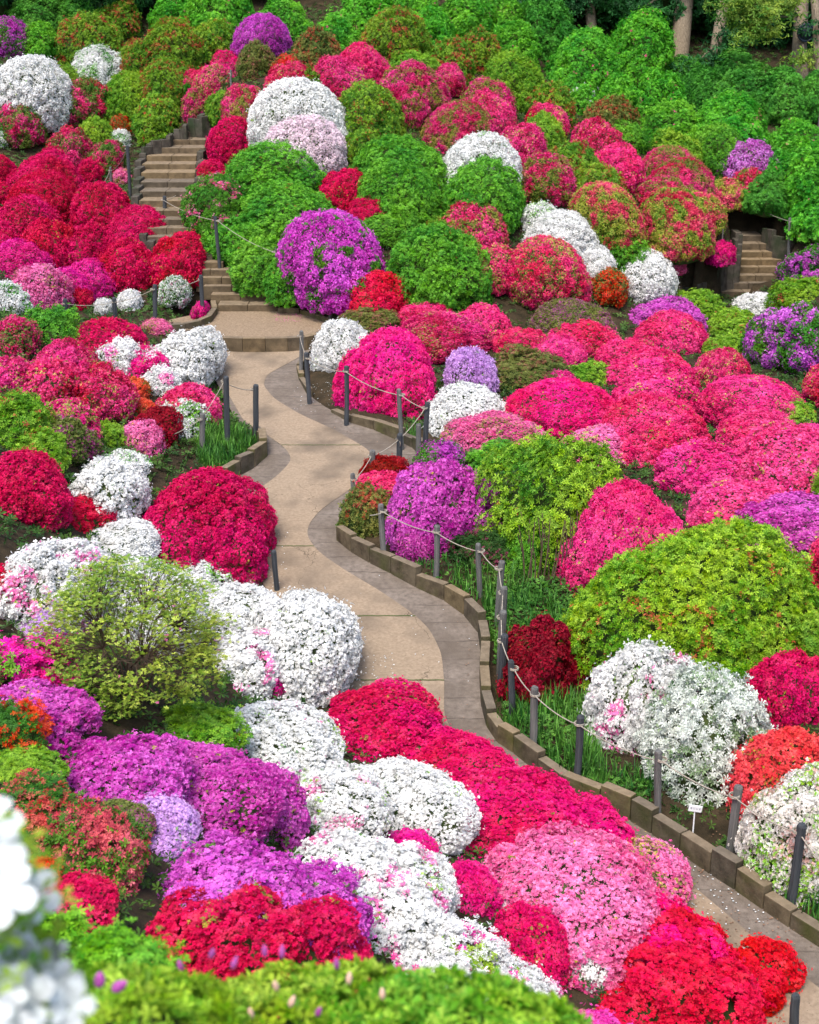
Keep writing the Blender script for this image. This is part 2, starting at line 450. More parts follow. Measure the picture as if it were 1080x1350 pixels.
GRd 803 130 37 187 | olive rust mound in front of the bluish shrubs
G 825 160 26 197 | small green mound right below the olive rust one
YG 890 175 35 222 | yellow green mound left of the lilac violet azalea
G 945 165 40 227 | green mound above left of the lilac violet azalea
Vl 983 186 38 237 | lilac violet azalea above the short staircase
RG 988 222 25 262 | red speckled bush under the lilac violet azalea
P2 782 158 35 207 | rosy mound left below the olive rust one
GR 750 190 40 242 | orange green mound in the upper right slope
P 812 192 38 247 | pink crimson mound in the middle of the right slope
RG 880 193 42 237 | pink green mound behind the yellow tipped row
RG 890 210 45 262 | rosy orange mound in the row above the crimson patched dome
RG 722 202 38 282 | crimson and green mound right of the large green dome
GR 790 218 35 262 | orange tipped mound under the pink crimson one
RGy 800 240 47 312 | orange green dome with red tips above the small green mound
RG 872 235 38 272 | rosy mound just above the crimson patched dome
RGy 925 253 32 332 | yellow orange mound right of the crimson patched dome
RGy 958 235 23 307 | narrow mound with rosy top beside the short staircase rope
# pink field on the right
MV 760 397 60 437 | mauve and green low azalea at the back of the pink field
V3 880 394 50 432 | purple azalea at the back of the pink field
YG 915 382 38 422 | yellow green low azalea behind the purple one
P 886 412 46 464 | hot pink mound in front of the purple azalea
P 765 420 48 464 | hot pink mound in front of the mauve low azalea
P 737 443 36 482 | pink mound right of the dark olive brown bush
P 830 445 48 487 | pink mound in the centre of the back half of the field
YGr 972 408 42 447 | yellow green azalea with red tips by the foot of the short staircase
YG 965 440 35 464 | low yellow green azalea left of the big violet rhododendron
W 1000 386 38 417 | low white azalea in front of the short staircase
P2 947 458 40 510 | pink mound left of the big violet rhododendron
P 860 463 58 507 | long pink mound across the middle of the field
YG 780 477 32 504 | small yellow green azalea among the pink mounds
LPm 735 487 30 507 | small magenta azalea in front of the dark olive brown bush
P 862 490 60 557 | pink mound with a shaded gap under it
M5p 745 495 78 567 | wide magenta pink mound left of the field centre
P 1000 493 70 557 | wide pink mound below the big violet rhododendron
P 865 523 76 612 | largest pink dome in the field
P3 992 541 52 592 | pale rose mound right of the largest pink dome
YG 1045 527 32 562 | green azalea at the right edge of the pink field
LPG 790 557 55 612 | pale pink and yellow speckled mound behind the tall loose shrub
P 925 580 65 652 | rose mound right of the tall loose shrub
P3 1040 558 72 652 | big rose mound at the right edge
P3 980 630 75 692 | rose mound behind the giant green dome
VGb 1055 395 66 520 | big violet rhododendron at the right edge
VGb 1062 326 36 378 | pale violet rhododendron right of the short staircase
YGr 1060 365 45 402 | green azalea between the two violet rhododendrons
LPm 1075 560 18 640 | little violet pink azalea at the right edge of the field
# behind everything at the top edge
BG 300 -12 48 40 | blue green bush at the top edge left of the violet azalea
BG 548 -8 44 36 | blue green bush behind the rusty mounds at the top edge
BG 662 0 42 46 | blue green bush beside the dark one at the top edge right of centre
BG 490 -10 48 32 | blue green bush at the top edge in the centre
BG 620 -8 50 36 | blue green bush at the top edge right of centre
BG 235 -8 42 34 | blue green bush at the top edge above the broad olive mound
DG 50 -10 58 36 | dark green bush at the top left corner
DG 110 -12 40 34 | dark green bush next to the top left corner one
DG 720 0 45 60 | dark green bush left of the tall bluish green shrub
# beyond the right edge of the pink field
P2 1128 470 60 530 | rose mound just beyond the big violet rhododendron at the right
YG 1150 590 70 660 | green mound beyond the big rose mound at the right edge
P 1150 690 75 770 | hot pink mound beyond the violet azalea at the right edge
W 1165 800 70 880 | white mound beyond the yellow green azalea at the right edge
M2 1170 900 75 990 | magenta mound beyond the crimson pink one at the right edge
V2 1185 1000 70 1080 | violet mound beyond the cream white azalea at the right
BG 1150 380 60 450 | bluish green shrub beyond the green azalea between the rhododendrons
BG 1150 290 60 350 | bluish green shrub beyond the short staircase at the right
BG 1150 200 60 270 | bluish green shrub beyond the large one on the right edge
DG 1145 120 55 180 | dark shrub beyond the slim tree at the right edge
'''
# ------------------------------------------------------------------ materials
def new_mat(name):
    m = bpy.data.materials.new(name); m.use_nodes = True
    n = m.node_tree; n.nodes.clear()
    out = n.nodes.new('ShaderNodeOutputMaterial')
    return m, n, out
def N(nt, typ, **kw):
    nd = nt.nodes.new(typ)
    for k, v in kw.items():
        if k.startswith('i_'):
            nd.inputs[int(k[2:])].default_value = v
        else:
            setattr(nd, k, v)
    return nd
def L(nt, a, b): nt.links.new(a, b)
def mixc(nt, fac, a, b):
    m = nt.nodes.new('ShaderNodeMix'); m.data_type = 'RGBA'
    if isinstance(fac, float): m.inputs[0].default_value = fac
    else: L(nt, fac, m.inputs[0])
    for s, v in ((6, a), (7, b)):
        if isinstance(v, tuple): m.inputs[s].default_value = (*v[:3], 1)
        else: L(nt, v, m.inputs[s])
    return m.outputs[2]
def mth(nt, op, a, b=None, c=None, clamp=False):
    m = nt.nodes.new('ShaderNodeMath'); m.operation = op; m.use_clamp = clamp
    for s, v in ((0, a), (1, b), (2, c)):
        if v is None: continue
        if isinstance(v, (int, float)): m.inputs[s].default_value = v
        else: L(nt, v, m.inputs[s])
    return m.outputs[0]
def noise(nt, vec, scale, detail=2.0, rough=.5):
    n = nt.nodes.new('ShaderNodeTexNoise'); n.inputs['Scale'].default_value = scale
    n.inputs['Detail'].default_value = detail; n.inputs['Roughness'].default_value = rough
    if vec is not None: L(nt, vec, n.inputs['Vector'])
    return n.outputs['Fac']
def attr(nt, name):
    a = nt.nodes.new('ShaderNodeAttribute'); a.attribute_name = name; return a.outputs['Fac']
def oattr(nt, name, col=False):
    a = nt.nodes.new('ShaderNodeAttribute'); a.attribute_type = 'OBJECT'; a.attribute_name = name
    return a.outputs['Color' if col else 'Fac']
def crown_mat(name, f1, f2, l1, l2, bloom, patch=.5, pscale=2.2, fleck=None, fp=.0, trans=.3):
    """flowers f1..f2 among leaves l1..l2; bloom = share in flower, patch = how much the flowering goes by patches"""
    m, nt, out = new_mat(name)
    geo = N(nt, 'ShaderNodeNewGeometry'); pos = geo.outputs['Position']
    r1, r2 = attr(nt, 'rnd'), attr(nt, 'rnd_b')
    oi = N(nt, 'ShaderNodeObjectInfo'); orr = oi.outputs['Random']
    per_object = f1 is None            # one material for all azaleas: each crown carries its own colours as properties
    if per_object:
        f1, f2, l1, l2, fleck = [oattr(nt, q, True) for q in ('petal_a', 'petal_b', 'leaf_a', 'leaf_b', 'fleck')]
        bloom, patch, fp = [oattr(nt, q) for q in ('bloom_share', 'patchiness', 'fleck_share')]
    nz = noise(nt, pos, pscale, 2.0)
    ns = mth(nt, 'MULTIPLY_ADD', nz, 3.0, -1.0, clamp=True)
    v = mth(nt, 'ADD', mth(nt, 'MULTIPLY', ns, patch), mth(nt, 'MULTIPLY', r1, mth(nt, 'SUBTRACT', 1.0, patch)))
    isf = mth(nt, 'LESS_THAN', v, bloom)
    n2 = noise(nt, pos, 1.1, 1.0)
    t = mth(nt, 'MULTIPLY_ADD', n2, 1.4, mth(nt, 'MULTIPLY_ADD', r2, .9, -.65), clamp=True)
    fc = mixc(nt, t, f1, f2)
    if fleck is not None:
        nf = noise(nt, pos, 3.1, 1.0)
        isk = mth(nt, 'LESS_THAN', mth(nt, 'ADD', mth(nt, 'MULTIPLY', mth(nt, 'MULTIPLY_ADD', nf, 3., -1., clamp=True), .65), mth(nt, 'MULTIPLY', r2, .35)), fp)
        fc = mixc(nt, isk, fc, fleck)
    lc = mixc(nt, t, l1, l2)
    col = mixc(nt, isf, lc, fc)
    hsv = N(nt, 'ShaderNodeHueSaturation')
    L(nt, mth(nt, 'MULTIPLY_ADD', orr, .016, .492), hsv.inputs['Hue'])
    L(nt, mth(nt, 'MULTIPLY_ADD', attr(nt, 'rnd_c'), .38, mth(nt, 'MULTIPLY_ADD', r1, .34, .62)), hsv.inputs['Value'])
    nv = noise(nt, pos, 7.5, 1.0)
    hs2 = N(nt, 'ShaderNodeHueSaturation'); L(nt, mth(nt, 'MULTIPLY_ADD', nv, .8, .6), hs2.inputs['Value']); L(nt, mth(nt, 'MULTIPLY_ADD', nv, -.25, 1.14), hs2.inputs['Saturation']); L(nt, mth(nt, 'MULTIPLY_ADD', n2, -.04, .517), hs2.inputs['Hue'])
    L(nt, col, hs2.inputs['Color']); L(nt, hs2.outputs['Color'], hsv.inputs['Color'])
    c = hsv.outputs['Color']
    b = N(nt, 'ShaderNodeBsdfPrincipled'); L(nt, c, b.inputs['Base Color'])
    b.inputs['Roughness'].default_value = .55
    b.inputs['Specular IOR Level'].default_value = .22
    tr = N(nt, 'ShaderNodeBsdfTranslucent'); L(nt, c, tr.inputs['Color'])
    mx = N(nt, 'ShaderNodeMixShader'); mx.inputs[0].default_value = trans
    L(nt, b.outputs[0], mx.inputs[1]); L(nt, tr.outputs[0], mx.inputs[2]); L(nt, mx.outputs[0], out.inputs['Surface'])
    return m
def surf_mat(name, c1, c2, scale=4, detail=6, rough=.85, spec=.2, bump=.3, bscale=30, coords='obj', c3=None, s3=.7, bdist=.02):
    m, nt, out = new_mat(name)
    if coords == 'obj':
        v = N(nt, 'ShaderNodeTexCoord').outputs['Object']
    else:
        v = N(nt, 'ShaderNodeNewGeometry').outputs['Position']
    f = mth(nt, 'MULTIPLY_ADD', noise(nt, v, scale, detail, .6), 2.6, -.8, clamp=True)
    col = mixc(nt, f, c1, c2)
    if c3:
        g = mth(nt, 'MULTIPLY_ADD', noise(nt, v, s3, 3), 4.0, -1.9, clamp=True)
        col = mixc(nt, g, col, c3)
    if c3 and 'concrete' in name:          # hairline cracks and grit
        vo = N(nt, 'ShaderNodeTexVoronoi'); vo.feature = 'DISTANCE_TO_EDGE'; vo.inputs['Scale'].default_value = .42
        dn = nt.nodes.new('ShaderNodeTexNoise'); dn.inputs['Scale'].default_value = 3; dn.inputs['Detail'].default_value = 4; L(nt, v, dn.inputs['Vector'])
        vm = nt.nodes.new('ShaderNodeVectorMath'); vm.operation = 'MULTIPLY_ADD'; L(nt, dn.outputs['Color'], vm.inputs[0]); vm.inputs[1].default_value = (.5, .5, .5); L(nt, v, vm.inputs[2]); L(nt, vm.outputs[0], vo.inputs['Vector'])
        cr = mth(nt, 'MULTIPLY', mth(nt, 'LESS_THAN', vo.outputs['Distance'], .0016), mth(nt, 'GREATER_THAN', noise(nt, v, 1.1, 2), .52))
        col = mixc(nt, mth(nt, 'MULTIPLY', cr, .6), col, (.06, .045, .03))
        sp_ = mth(nt, 'GREATER_THAN', noise(nt, v, 42, 2), .70)
        col = mixc(nt, mth(nt, 'MULTIPLY', sp_, .55), col, (.09, .065, .045))
    b = N(nt, 'ShaderNodeBsdfPrincipled'); L(nt, col, b.inputs['Base Color'])
    b.inputs['Roughness'].default_value = rough; b.inputs['Specular IOR Level'].default_value = spec
    if bump:
        bp = N(nt, 'ShaderNodeBump'); bp.inputs['Strength'].default_value = bump; bp.inputs['Distance'].default_value = bdist
        L(nt, noise(nt, v, bscale, 5, .65), bp.inputs['Height']); L(nt, bp.outputs[0], b.inputs['Normal'])
    L(nt, b.outputs[0], out.inputs['Surface'])
    return m
# flower colours
cR, cR2 = (.50, .001, .045), (.76, .009, .105)
cP, cP2 = (.70, .013, .130), (.90, .09, .31)
cM, cM2 = (.68, .004, .15), (.90, .035, .33)
cLP, cLP2 = (.72, .07, .26), (.92, .30, .54)
cV, cV2 = (.42, .018, .36), (.70, .13, .62)
cVL, cVL2 = (.50, .22, .60), (.80, .50, .86)
cW, cW2 = (.74, .74, .71), (.88, .88, .86)
cRR, cRR2 = (.56, .0003, .010), (.80, .001, .040)
cDR, cDR2 = (.20, .001, .006), (.42, .004, .010)
cO, cO2 = (.78, .07, .03), (.88, .22, .09)
# leaf colours
G1, G2 = (.04, .20, .018), (.20, .53, .044)
Y1, Y2 = (.09, .28, .02), (.31, .53, .045)
D1, D2 = (.015, .055, .012), (.05, .15, .025)
B1, B2 = (.035, .24, .018), (.19, .58, .045)
L1, L2 = (.09, .14, .025), (.25, .26, .06)
T1, T2 = (.45, .38, .05), (.60, .50, .12)
RUST, RUST2 = (.36, .045, .03), (.60, .15, .07)
KIND = {
 'R': (cR, cR2, L1, T1, .93, .4, 3), 'R2': (cR, cR2, L1, T1, .92, .4, 3), 'R2M': (cM, cR2, L1, T1, .95, .4, 3),
 'RGd': (cR, cP2, G1, L2, .42, .6, 3), 'RGt': (cR, cP2, G1, Y1, .52, .75, 2), 'RG': (cR, cP2, (.09, .18, .02), (.42, .36, .07), .56, .6, 2.4),
 'RGy': (cR, (.86, .14, .17), Y1, (.56, .50, .09), .45, .66, 1.7), 'GR': (RUST, RUST2, (.05, .19, .014), (.24, .43, .035), .32, .55, 2.4), 'GRl': (RUST, RUST2, G1, Y2, .17, .4, 3), 'GRd': (RUST, RUST2, (.03, .10, .012), L2, .3, .4, 3),
 'GRp': (cP, cLP2, G1, Y1, .3, .6, 2.5),
 'P': (cP, cP2, Y1, T2, .87, .35, 3), 'P2': (cR, cP2, L2, T2, .80, .4, 3), 'P3': ((.74, .03, .16), (.92, .13, .36), Y1, T2, .88, .35, 3), 'PG': (cP, cP2, G1, T2, .62, .5, 2.6), 'PGd': (cR, cP2, D2, L2, .62, .5, 3),
 'M': (cM, cM2, L1, T1, .96, .3, 3), 'M2': (cM, cM2, D2, L2, .8, .3, 3), 'M3': ((.62, .01, .2), (.85, .05, .40), L1, L2, .95, .3, 3), 'M4': ((.58, .002, .07), (.82, .015, .19), L1, T1, .93, .3, 3), 'M5': ((.80, .003, .10), (.92, .015, .26), L1, T1, .98, .3, 3), 'M5p': ((.68, .004, .09), (.88, .03, .22), L1, T1, .93, .4, 2.4), 'M6': ((.76, .006, .14), (.92, .05, .32), G1, T1, .92, .45, 4),
 'MW': (cM, cM2, G1, Y2, .93, .3, 3, cW2, .25), 'MGb': (cM, (.88, .04, .42), D2, G2, .62, .7, 3.2),
 'LP': (cLP, cLP2, L1, T1, .95, .3, 3), 'LPG': (cLP, cLP2, L1, T2, .68, .5, 3), 'LPGm': ((.6, .04, .2), cLP2, L1, T2, .8, .5, 3), 'LPm': ((.65, .02, .22), (.88, .12, .45), L1, Y2, .85, .4, 3),
 'V': (cV, cV2, D2, L2, .86, .4, 3), 'Vd': ((.50, .016, .38), (.80, .16, .66), G1, Y1, .70, .72, 2), 'V2': ((.44, .014, .30), (.78, .17, .62), L1, T1, .91, .3, 3), 'V3': ((.46, .03, .38), (.78, .17, .66), L1, Y1, .86, .4, 3), 'Vl': (cV, (.75, .35, .75), D2, L2, .85, .3, 3), 'VG': (cV, cV2, G1, Y1, .55, .5, 3), 'VGb': ((.48, .05, .5), (.80, .24, .75), G1, Y1, .52, .6, 2.6),
 'VL': (cVL, cVL2, L1, G2, .9, .4, 3), 'MV': ((.30, .04, .16), (.55, .16, .35), L1, L2, .38, .4, 4),
 'W': (cW, cW2, G1, Y2, .95, .4, 3), 'W2': (cW, cW2, G1, Y2, .88, .5, 3, cLP2, .16), 'W3': (cW, cW2, G1, G2, .82, .5, 3), 'WP': (cW, cW2, G1, Y2, .93, .4, 3, (.88, .22, .50), .24), 'WPp': ((.75, .58, .66), (.9, .78, .82), G1, Y1, .9, .3, 3), 'WG': (cW, cW2, G1, G2, .66, .5, 3), 'WGr': (cW, cW2, G1, Y1, .58, .3, 3, cLP2, .2), 'WGg': ((.52, .58, .50), (.80, .84, .78), (.03, .09, .03), (.30, .42, .22), .72, .35, 4), 'WGs': (cW, cW2, G1, Y2, .78, .7, 3, cM2, .2), 'WY': ((.80, .74, .66), cW2, G2, Y2, .70, .4, 2.5, (.82, .55, .48), .22), 'WGl': (cW, cW2, B1, B2, .16, .5, 3),
 'RR': (cRR, cRR2, D1, D2, .985, .2, 3), 'RR2': ((.62, .002, .03), (.84, .02, .08), G1, T1, .92, .3, 3), 'RRG': (cRR, (.8, .09, .03), D2, L2, .6, .4, 3), 'DR': (cDR, cDR2, D1, D2, .95, .3, 3), 'DR2': ((.15, .0005, .010), (.40, .002, .018), D2, L2, .975, .2, 5),
 'O': (cO, cO2, G1, Y1, .75, .4, 3), 'O2': ((.74, .03, .035), (.88, .17, .12), Y1, T1, .86, .4, 3), 'OG': ((.7, .02, .01), (.86, .14, .04), D2, Y1, .5, .6, 3.5), 'OG2': ((.50, .035, .05), (.80, .20, .16), (.03, .10, .015), Y1, .52, .5, 2.6),
 'G': (RUST, RUST2, G1, G2, .03, .3, 3), 'G2': (cP, cP2, (.05, .26, .012), (.26, .56, .035), .01, .3, 3), 'YG': (RUST, RUST2, Y1, Y2, .07, .4, 3), 'YGr': (RUST, RUST2, (.09, .26, .012), Y2, .16, .5, 3), 'YGr2': ((.5, .12, .04), RUST2, (.10, .28, .012), (.40, .58, .04), .15, .5, 2.2), 'YGt': (RUST, RUST2, (.06, .2, .012), (.36, .56, .04), .03, .4, 3), 'BG': (cLP, cP2, B1, B2, .035, .8, 3), 'DG': (RUST, RUST2, (.035, .18, .02), (.12, .42, .05), .0, .4, 3), 'DGm': ((.20, .03, .07), (.35, .08, .12), D1, D2, .3, .4, 4), 'OL': ((.26, .09, .06), (.40, .2, .12), L1, (.20, .22, .05), .3, .4, 4),
}
def paint(o, k):
    a = KIND[k]
    for n_, v_ in zip(('petal_a', 'petal_b', 'leaf_a', 'leaf_b'), a[:4]): o[n_] = [float(q) for q in v_]
    o['bloom_share'], o['patchiness'] = float(a[4]), float(a[5])
    o['fleck'] = [float(q) for q in (a[7] if len(a) > 7 else a[1])]; o['fleck_share'] = float(a[8]) if len(a) > 8 else 0.0
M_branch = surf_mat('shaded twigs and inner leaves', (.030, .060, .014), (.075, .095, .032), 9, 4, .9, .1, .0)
M_twig = surf_mat('twig bark', (.07, .045, .03), (.14, .10, .07), 9, 4, .9, .1, .0)
M_soil = surf_mat('garden soil', (.022, .018, .010), (.060, .042, .024), 3, 8, .95, .1, .6, 25, 'pos', bdist=.04)  # soil colour darkened so the gaps between mounds read as shadow
M_tan = surf_mat('tan washed concrete', (.215, .160, .108), (.31, .238, .165), 24, 8, .9, .15, .3, 110, 'pos', (.135, .105, .076), 1.3, bdist=.008)
M_kerb = surf_mat('weathered mossy kerb', (.055, .042, .026), (.15, .12, .075), 7, 8, .9, .15, .5, 26, 'pos', (.07, .075, .02), 2.5)
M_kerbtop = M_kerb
M_step = surf_mat('mottled brown step', (.065, .048, .03), (.17, .125, .075), 6, 8, .9, .15, .5, 26, 'pos', (.08, .06, .035), 1.8)
M_wall = surf_mat('dark weathered timber', (.035, .030, .024), (.11, .095, .075), 6, 8, .9, .15, .6, 22, 'pos', (.03, .045, .02), 2.)
M_gravel = surf_mat('sandy gravel', (.16, .11, .07), (.31, .235, .155), 30, 8, .95, .1, .5, 60, 'pos')
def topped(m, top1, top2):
    """upward faces take the lighter top colours, all other faces keep the darker base"""
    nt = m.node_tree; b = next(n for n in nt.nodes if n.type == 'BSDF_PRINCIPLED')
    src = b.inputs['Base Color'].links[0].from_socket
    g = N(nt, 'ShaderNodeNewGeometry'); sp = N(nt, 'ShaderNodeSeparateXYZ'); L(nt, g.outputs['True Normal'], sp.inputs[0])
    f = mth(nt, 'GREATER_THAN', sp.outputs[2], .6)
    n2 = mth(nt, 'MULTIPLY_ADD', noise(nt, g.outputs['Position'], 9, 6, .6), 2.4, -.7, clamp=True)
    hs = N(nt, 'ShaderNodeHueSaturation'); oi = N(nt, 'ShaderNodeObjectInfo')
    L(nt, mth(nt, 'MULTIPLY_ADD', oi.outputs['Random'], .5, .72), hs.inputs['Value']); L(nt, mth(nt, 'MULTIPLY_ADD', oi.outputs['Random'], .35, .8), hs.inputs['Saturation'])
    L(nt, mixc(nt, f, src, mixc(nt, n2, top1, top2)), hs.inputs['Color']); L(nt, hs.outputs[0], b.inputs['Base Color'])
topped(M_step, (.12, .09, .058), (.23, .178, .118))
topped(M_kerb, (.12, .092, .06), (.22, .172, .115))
def post_mat(name, a, b):
    m, nt, out = new_mat(name)
    tc = N(nt, 'ShaderNodeTexCoord').outputs['Object']
    mp = N(nt, 'ShaderNodeMapping'); mp.inputs['Scale'].default_value = (40, 40, 2.2); L(nt, tc, mp.inputs[0])
    f = mth(nt, 'MULTIPLY_ADD', noise(nt, mp.outputs[0], 1.0, 5, .65), 2.4, -.7, clamp=True)
    col = mixc(nt, f, a, b)
    bs = N(nt, 'ShaderNodeBsdfPrincipled'); L(nt, col, bs.inputs['Base Color']); bs.inputs['Roughness'].default_value = .85
    bs.inputs['Specular IOR Level'].default_value = .2
    bp = N(nt, 'ShaderNodeBump'); bp.inputs['Strength'].default_value = .6; bp.inputs['Distance'].default_value = .01
    L(nt, f, bp.inputs['Height']); L(nt, bp.outputs[0], bs.inputs['Normal']); L(nt, bs.outputs[0], out.inputs['Surface'])
    return m
M_post_d = post_mat('dark wooden post', (.022, .026, .032), (.075, .082, .088))
M_post_g = post_mat('grey wooden post', (.060, .062, .060), (.18, .175, .165))
M_bark = post_mat('tree bark', (.10, .075, .05), (.30, .24, .17))
M_rope = surf_mat('weathered rope', (.22, .19, .15), (.40, .36, .30), 60, 2, .9, .1, .0)
M_white = surf_mat('white painted board', (.75, .77, .78), (.82, .83, .84), 5, 2, .5, .3, 0)
M_ink = surf_mat('faded ink', (.08, .08, .12), (.14, .14, .18), 5, 2, .7, .2, 0)
M_lamp = surf_mat('dark blue painted metal', (.012, .022, .04), (.03, .05, .08), 8, 2, .35, .5, 0)
def gutter_mat():
    m, nt, out = new_mat('grey brown gutter blocks')
    pos = N(nt, 'ShaderNodeNewGeometry').outputs['Position']
    sp = N(nt, 'ShaderNodeSeparateXYZ'); L(nt, pos, sp.inputs[0])
    f = mth(nt, 'MULTIPLY_ADD', noise(nt, pos, 14, 8, .65), 2.4, -.7, clamp=True)
    col = mixc(nt, f, (.11, .088, .070), (.225, .185, .15))
    g = mth(nt, 'MULTIPLY_ADD', noise(nt, pos, 1.6, 3), 3., -1.2, clamp=True)
    col = mixc(nt, g, col, (.10, .078, .058))
    wob = mth(nt, 'MULTIPLY_ADD', noise(nt, pos, 3.0, 2), .10, 0)
    yy = mth(nt, 'DIVIDE', mth(nt, 'ADD', sp.outputs[1], wob), .42)
    fr = mth(nt, 'ABSOLUTE', mth(nt, 'SUBTRACT', mth(nt, 'FRACT', yy), .5))
    j = mth(nt, 'LESS_THAN', fr, .028)
    col = mixc(nt, mth(nt, 'MULTIPLY', mth(nt, 'MULTIPLY', j, mth(nt, 'MULTIPLY_ADD', noise(nt, pos, 5.0, 2), 2.2, -.6, clamp=True)), .75), col, (.045, .035, .027))
    b = N(nt, 'ShaderNodeBsdfPrincipled'); L(nt, col, b.inputs['Base Color']); b.inputs['Roughness'].default_value = .85
    b.inputs['Specular IOR Level'].default_value = .25
    bp = N(nt, 'ShaderNodeBump'); bp.inputs['Strength'].default_value = .5; bp.inputs['Distance'].default_value = .015
    L(nt, noise(nt, pos, 40, 5, .65), bp.inputs['Height']); L(nt, bp.outputs[0], b.inputs['Normal'])
    L(nt, b.outputs[0], out.inputs['Surface'])
    return m
M_gutter = gutter_mat()

# ------------------------------------------------------------------ mesh helpers
NQ = [0]
def mesh_np(name, v, f, mats, attrs=None, smoothf=False, mi=None):
    me = bpy.data.meshes.new(name)
    v = np.asarray(v, np.float32); f = np.asarray(f, np.int32)
    k = f.shape[1]
    me.vertices.add(len(v)); me.vertices.foreach_set('co', v.ravel())
    me.loops.add(f.size); me.loops.foreach_set('vertex_index', f.ravel())
    me.polygons.add(len(f))
    me.polygons.foreach_set('loop_start', np.arange(0, f.size, k, dtype=np.int32))
    me.polygons.foreach_set('loop_total', np.full(len(f), k, np.int32))
    if mi is not None: me.polygons.foreach_set('material_index', np.asarray(mi, np.int32))
    me.polygons.foreach_set('use_smooth', np.full(len(f), smoothf))
    for m in mats: me.materials.append(m)
    if attrs and 'rnd' in attrs: attrs = dict(attrs, rnd_c=np.random.default_rng(len(f)).random(len(f)))
    for nme, a in (attrs or {}).items():
        at = me.attributes.new(nme, 'FLOAT', 'FACE'); at.data.foreach_set('value', np.asarray(a, np.float32))
    me.update(calc_edges=(len(f) < 40000))
    NQ[0] += len(f)
    return me
def link(name, me, parent=None, label=None, cat=None, group=None, kind=None, loc=None, rz=0.0):
    o = bpy.data.objects.new(name, me); COL.objects.link(o)
    if parent is not None: o.parent = parent
    if label: o['label'] = label
    if cat: o['category'] = cat
    if group: o['group'] = group
    if kind: o['kind'] = kind
    if loc is not None: o.location = tuple(float(q) for q in loc)
    if rz: o.rotation_euler = (0, 0, rz)
    return o
class MB:
    def __init__(s): s.v = []; s.f = []
    def add(s, vs, fs):
        b = len(s.v); s.v += [tuple(map(float, q)) for q in vs]; s.f += [tuple(i + b for i in g) for g in fs]
    def hexa(s, c):               # eight corners: four below, four above, both anticlockwise
        s.add(c, [(3, 2, 1, 0), (4, 5, 6, 7), (0, 1, 5, 4), (1, 2, 6, 5), (2, 3, 7, 6), (3, 0, 4, 7)])
    def tube(s, pts, rad, n=8, cap=True, jit=0.0):
        pts = [np.array(p, float) for p in pts]
        rad = rad if hasattr(rad, '__len__') else [rad] * len(pts)
        b = len(s.v); ref = None
        for i, p in enumerate(pts):
            d = pts[min(i + 1, len(pts) - 1)] - pts[max(i - 1, 0)]; d = d / (np.linalg.norm(d) + 1e-9)
            if ref is None: ref = np.cross(d, [0.3, 1, .1]) if abs(d[2]) > .5 else np.cross(d, [0, 0, 1.])
            a = ref - d * ref.dot(d); a /= np.linalg.norm(a) + 1e-9; ref = a
            c = np.cross(d, a)
            for k in range(n):
                t = 2 * math.pi * k / n; r = rad[i] * (1 + jit * math.sin(3 * t + i * 1.3))
                s.v.append(tuple(p + (a * math.cos(t) + c * math.sin(t)) * r))
        for i in range(len(pts) - 1):
            for k in range(n):
                q = b + i * n; s.f.append((q + k, q + (k + 1) % n, q + n + (k + 1) % n, q + n + k))
        if cap:
            s.f.append(tuple(b + k for k in reversed(range(n)))); q = b + (len(pts) - 1) * n
            s.f.append(tuple(q + k for k in range(n)))
    def mesh(s, name, m, smoothf=False):
        me = bpy.data.meshes.new(name); me.from_pydata(s.v, [], s.f); me.materials.append(m)
        if smoothf: me.polygons.foreach_set('use_smooth', [True] * len(me.polygons))
        me.update(); return me
def bevel(o, w=.012, seg=2):
    b = o.modifiers.new('bevel', 'BEVEL'); b.width = w; b.segments = seg; b.limit_method = 'ANGLE'

# stars: n-petalled flowers or leaf whorls at given points and normals
def stars(P, Nn, size, rng, petals=5, width=.42, cup=.32, jitter=.5, long=None):
    n = len(P)
    Nn = Nn + rng.normal(0, jitter, (n, 3)); Nn /= np.linalg.norm(Nn, axis=1, keepdims=True)
    h = rng.normal(size=(n, 3)); A = np.cross(Nn, h); A /= np.linalg.norm(A, axis=1, keepdims=True)
    Bv = np.cross(Nn, A)
    sz = size * rng.uniform(.75, 1.25, n)
    if long is None: long = np.ones(n)
    V = np.empty((n, petals, 4, 3)); ph0 = rng.uniform(0, 6.28, n)
    for k in range(petals):
        ph = ph0 + 2 * math.pi * k / petals + rng.normal(0, .12, n)
        Lk = sz * rng.uniform(.8, 1.15, n)
        d = A * np.cos(ph)[:, None] + Bv * np.sin(ph)[:, None]; t = np.cross(Nn, d)
        cu = cup * rng.uniform(.5, 1.4, n)
        V[:, k, 0] = P
        V[:, k, 1] = P + d * (Lk * .60)[:, None] + t * (Lk * width)[:, None] + Nn * (Lk * cu * .8)[:, None]
        V[:, k, 2] = P + d * Lk[:, None] + Nn * (Lk * cu * .75)[:, None]
        V[:, k, 3] = P + d * (Lk * .60)[:, None] - t * (Lk * width)[:, None] + Nn * (Lk * cu * .8)[:, None]
    V = V.reshape(-1, 3); F = np.arange(len(V)).reshape(-1, 4)
    r = np.repeat(rng.random(n), petals); rb = np.repeat(rng.random(n), petals)
    return V, F, r, rb
def lobe_radius(d, lobes):
    """distance from the centre to the outside of a few merged spheres, along directions d"""
    best = np.full(len(d), 0.0); who = np.zeros(len(d), int)
    for i, (o, rho) in enumerate(lobes):
        b = d @ o; t = b + np.sqrt(np.maximum(0, b * b - o @ o + rho * rho))
        m = t > best; best[m] = t[m]; who[m] = i
    return best, who
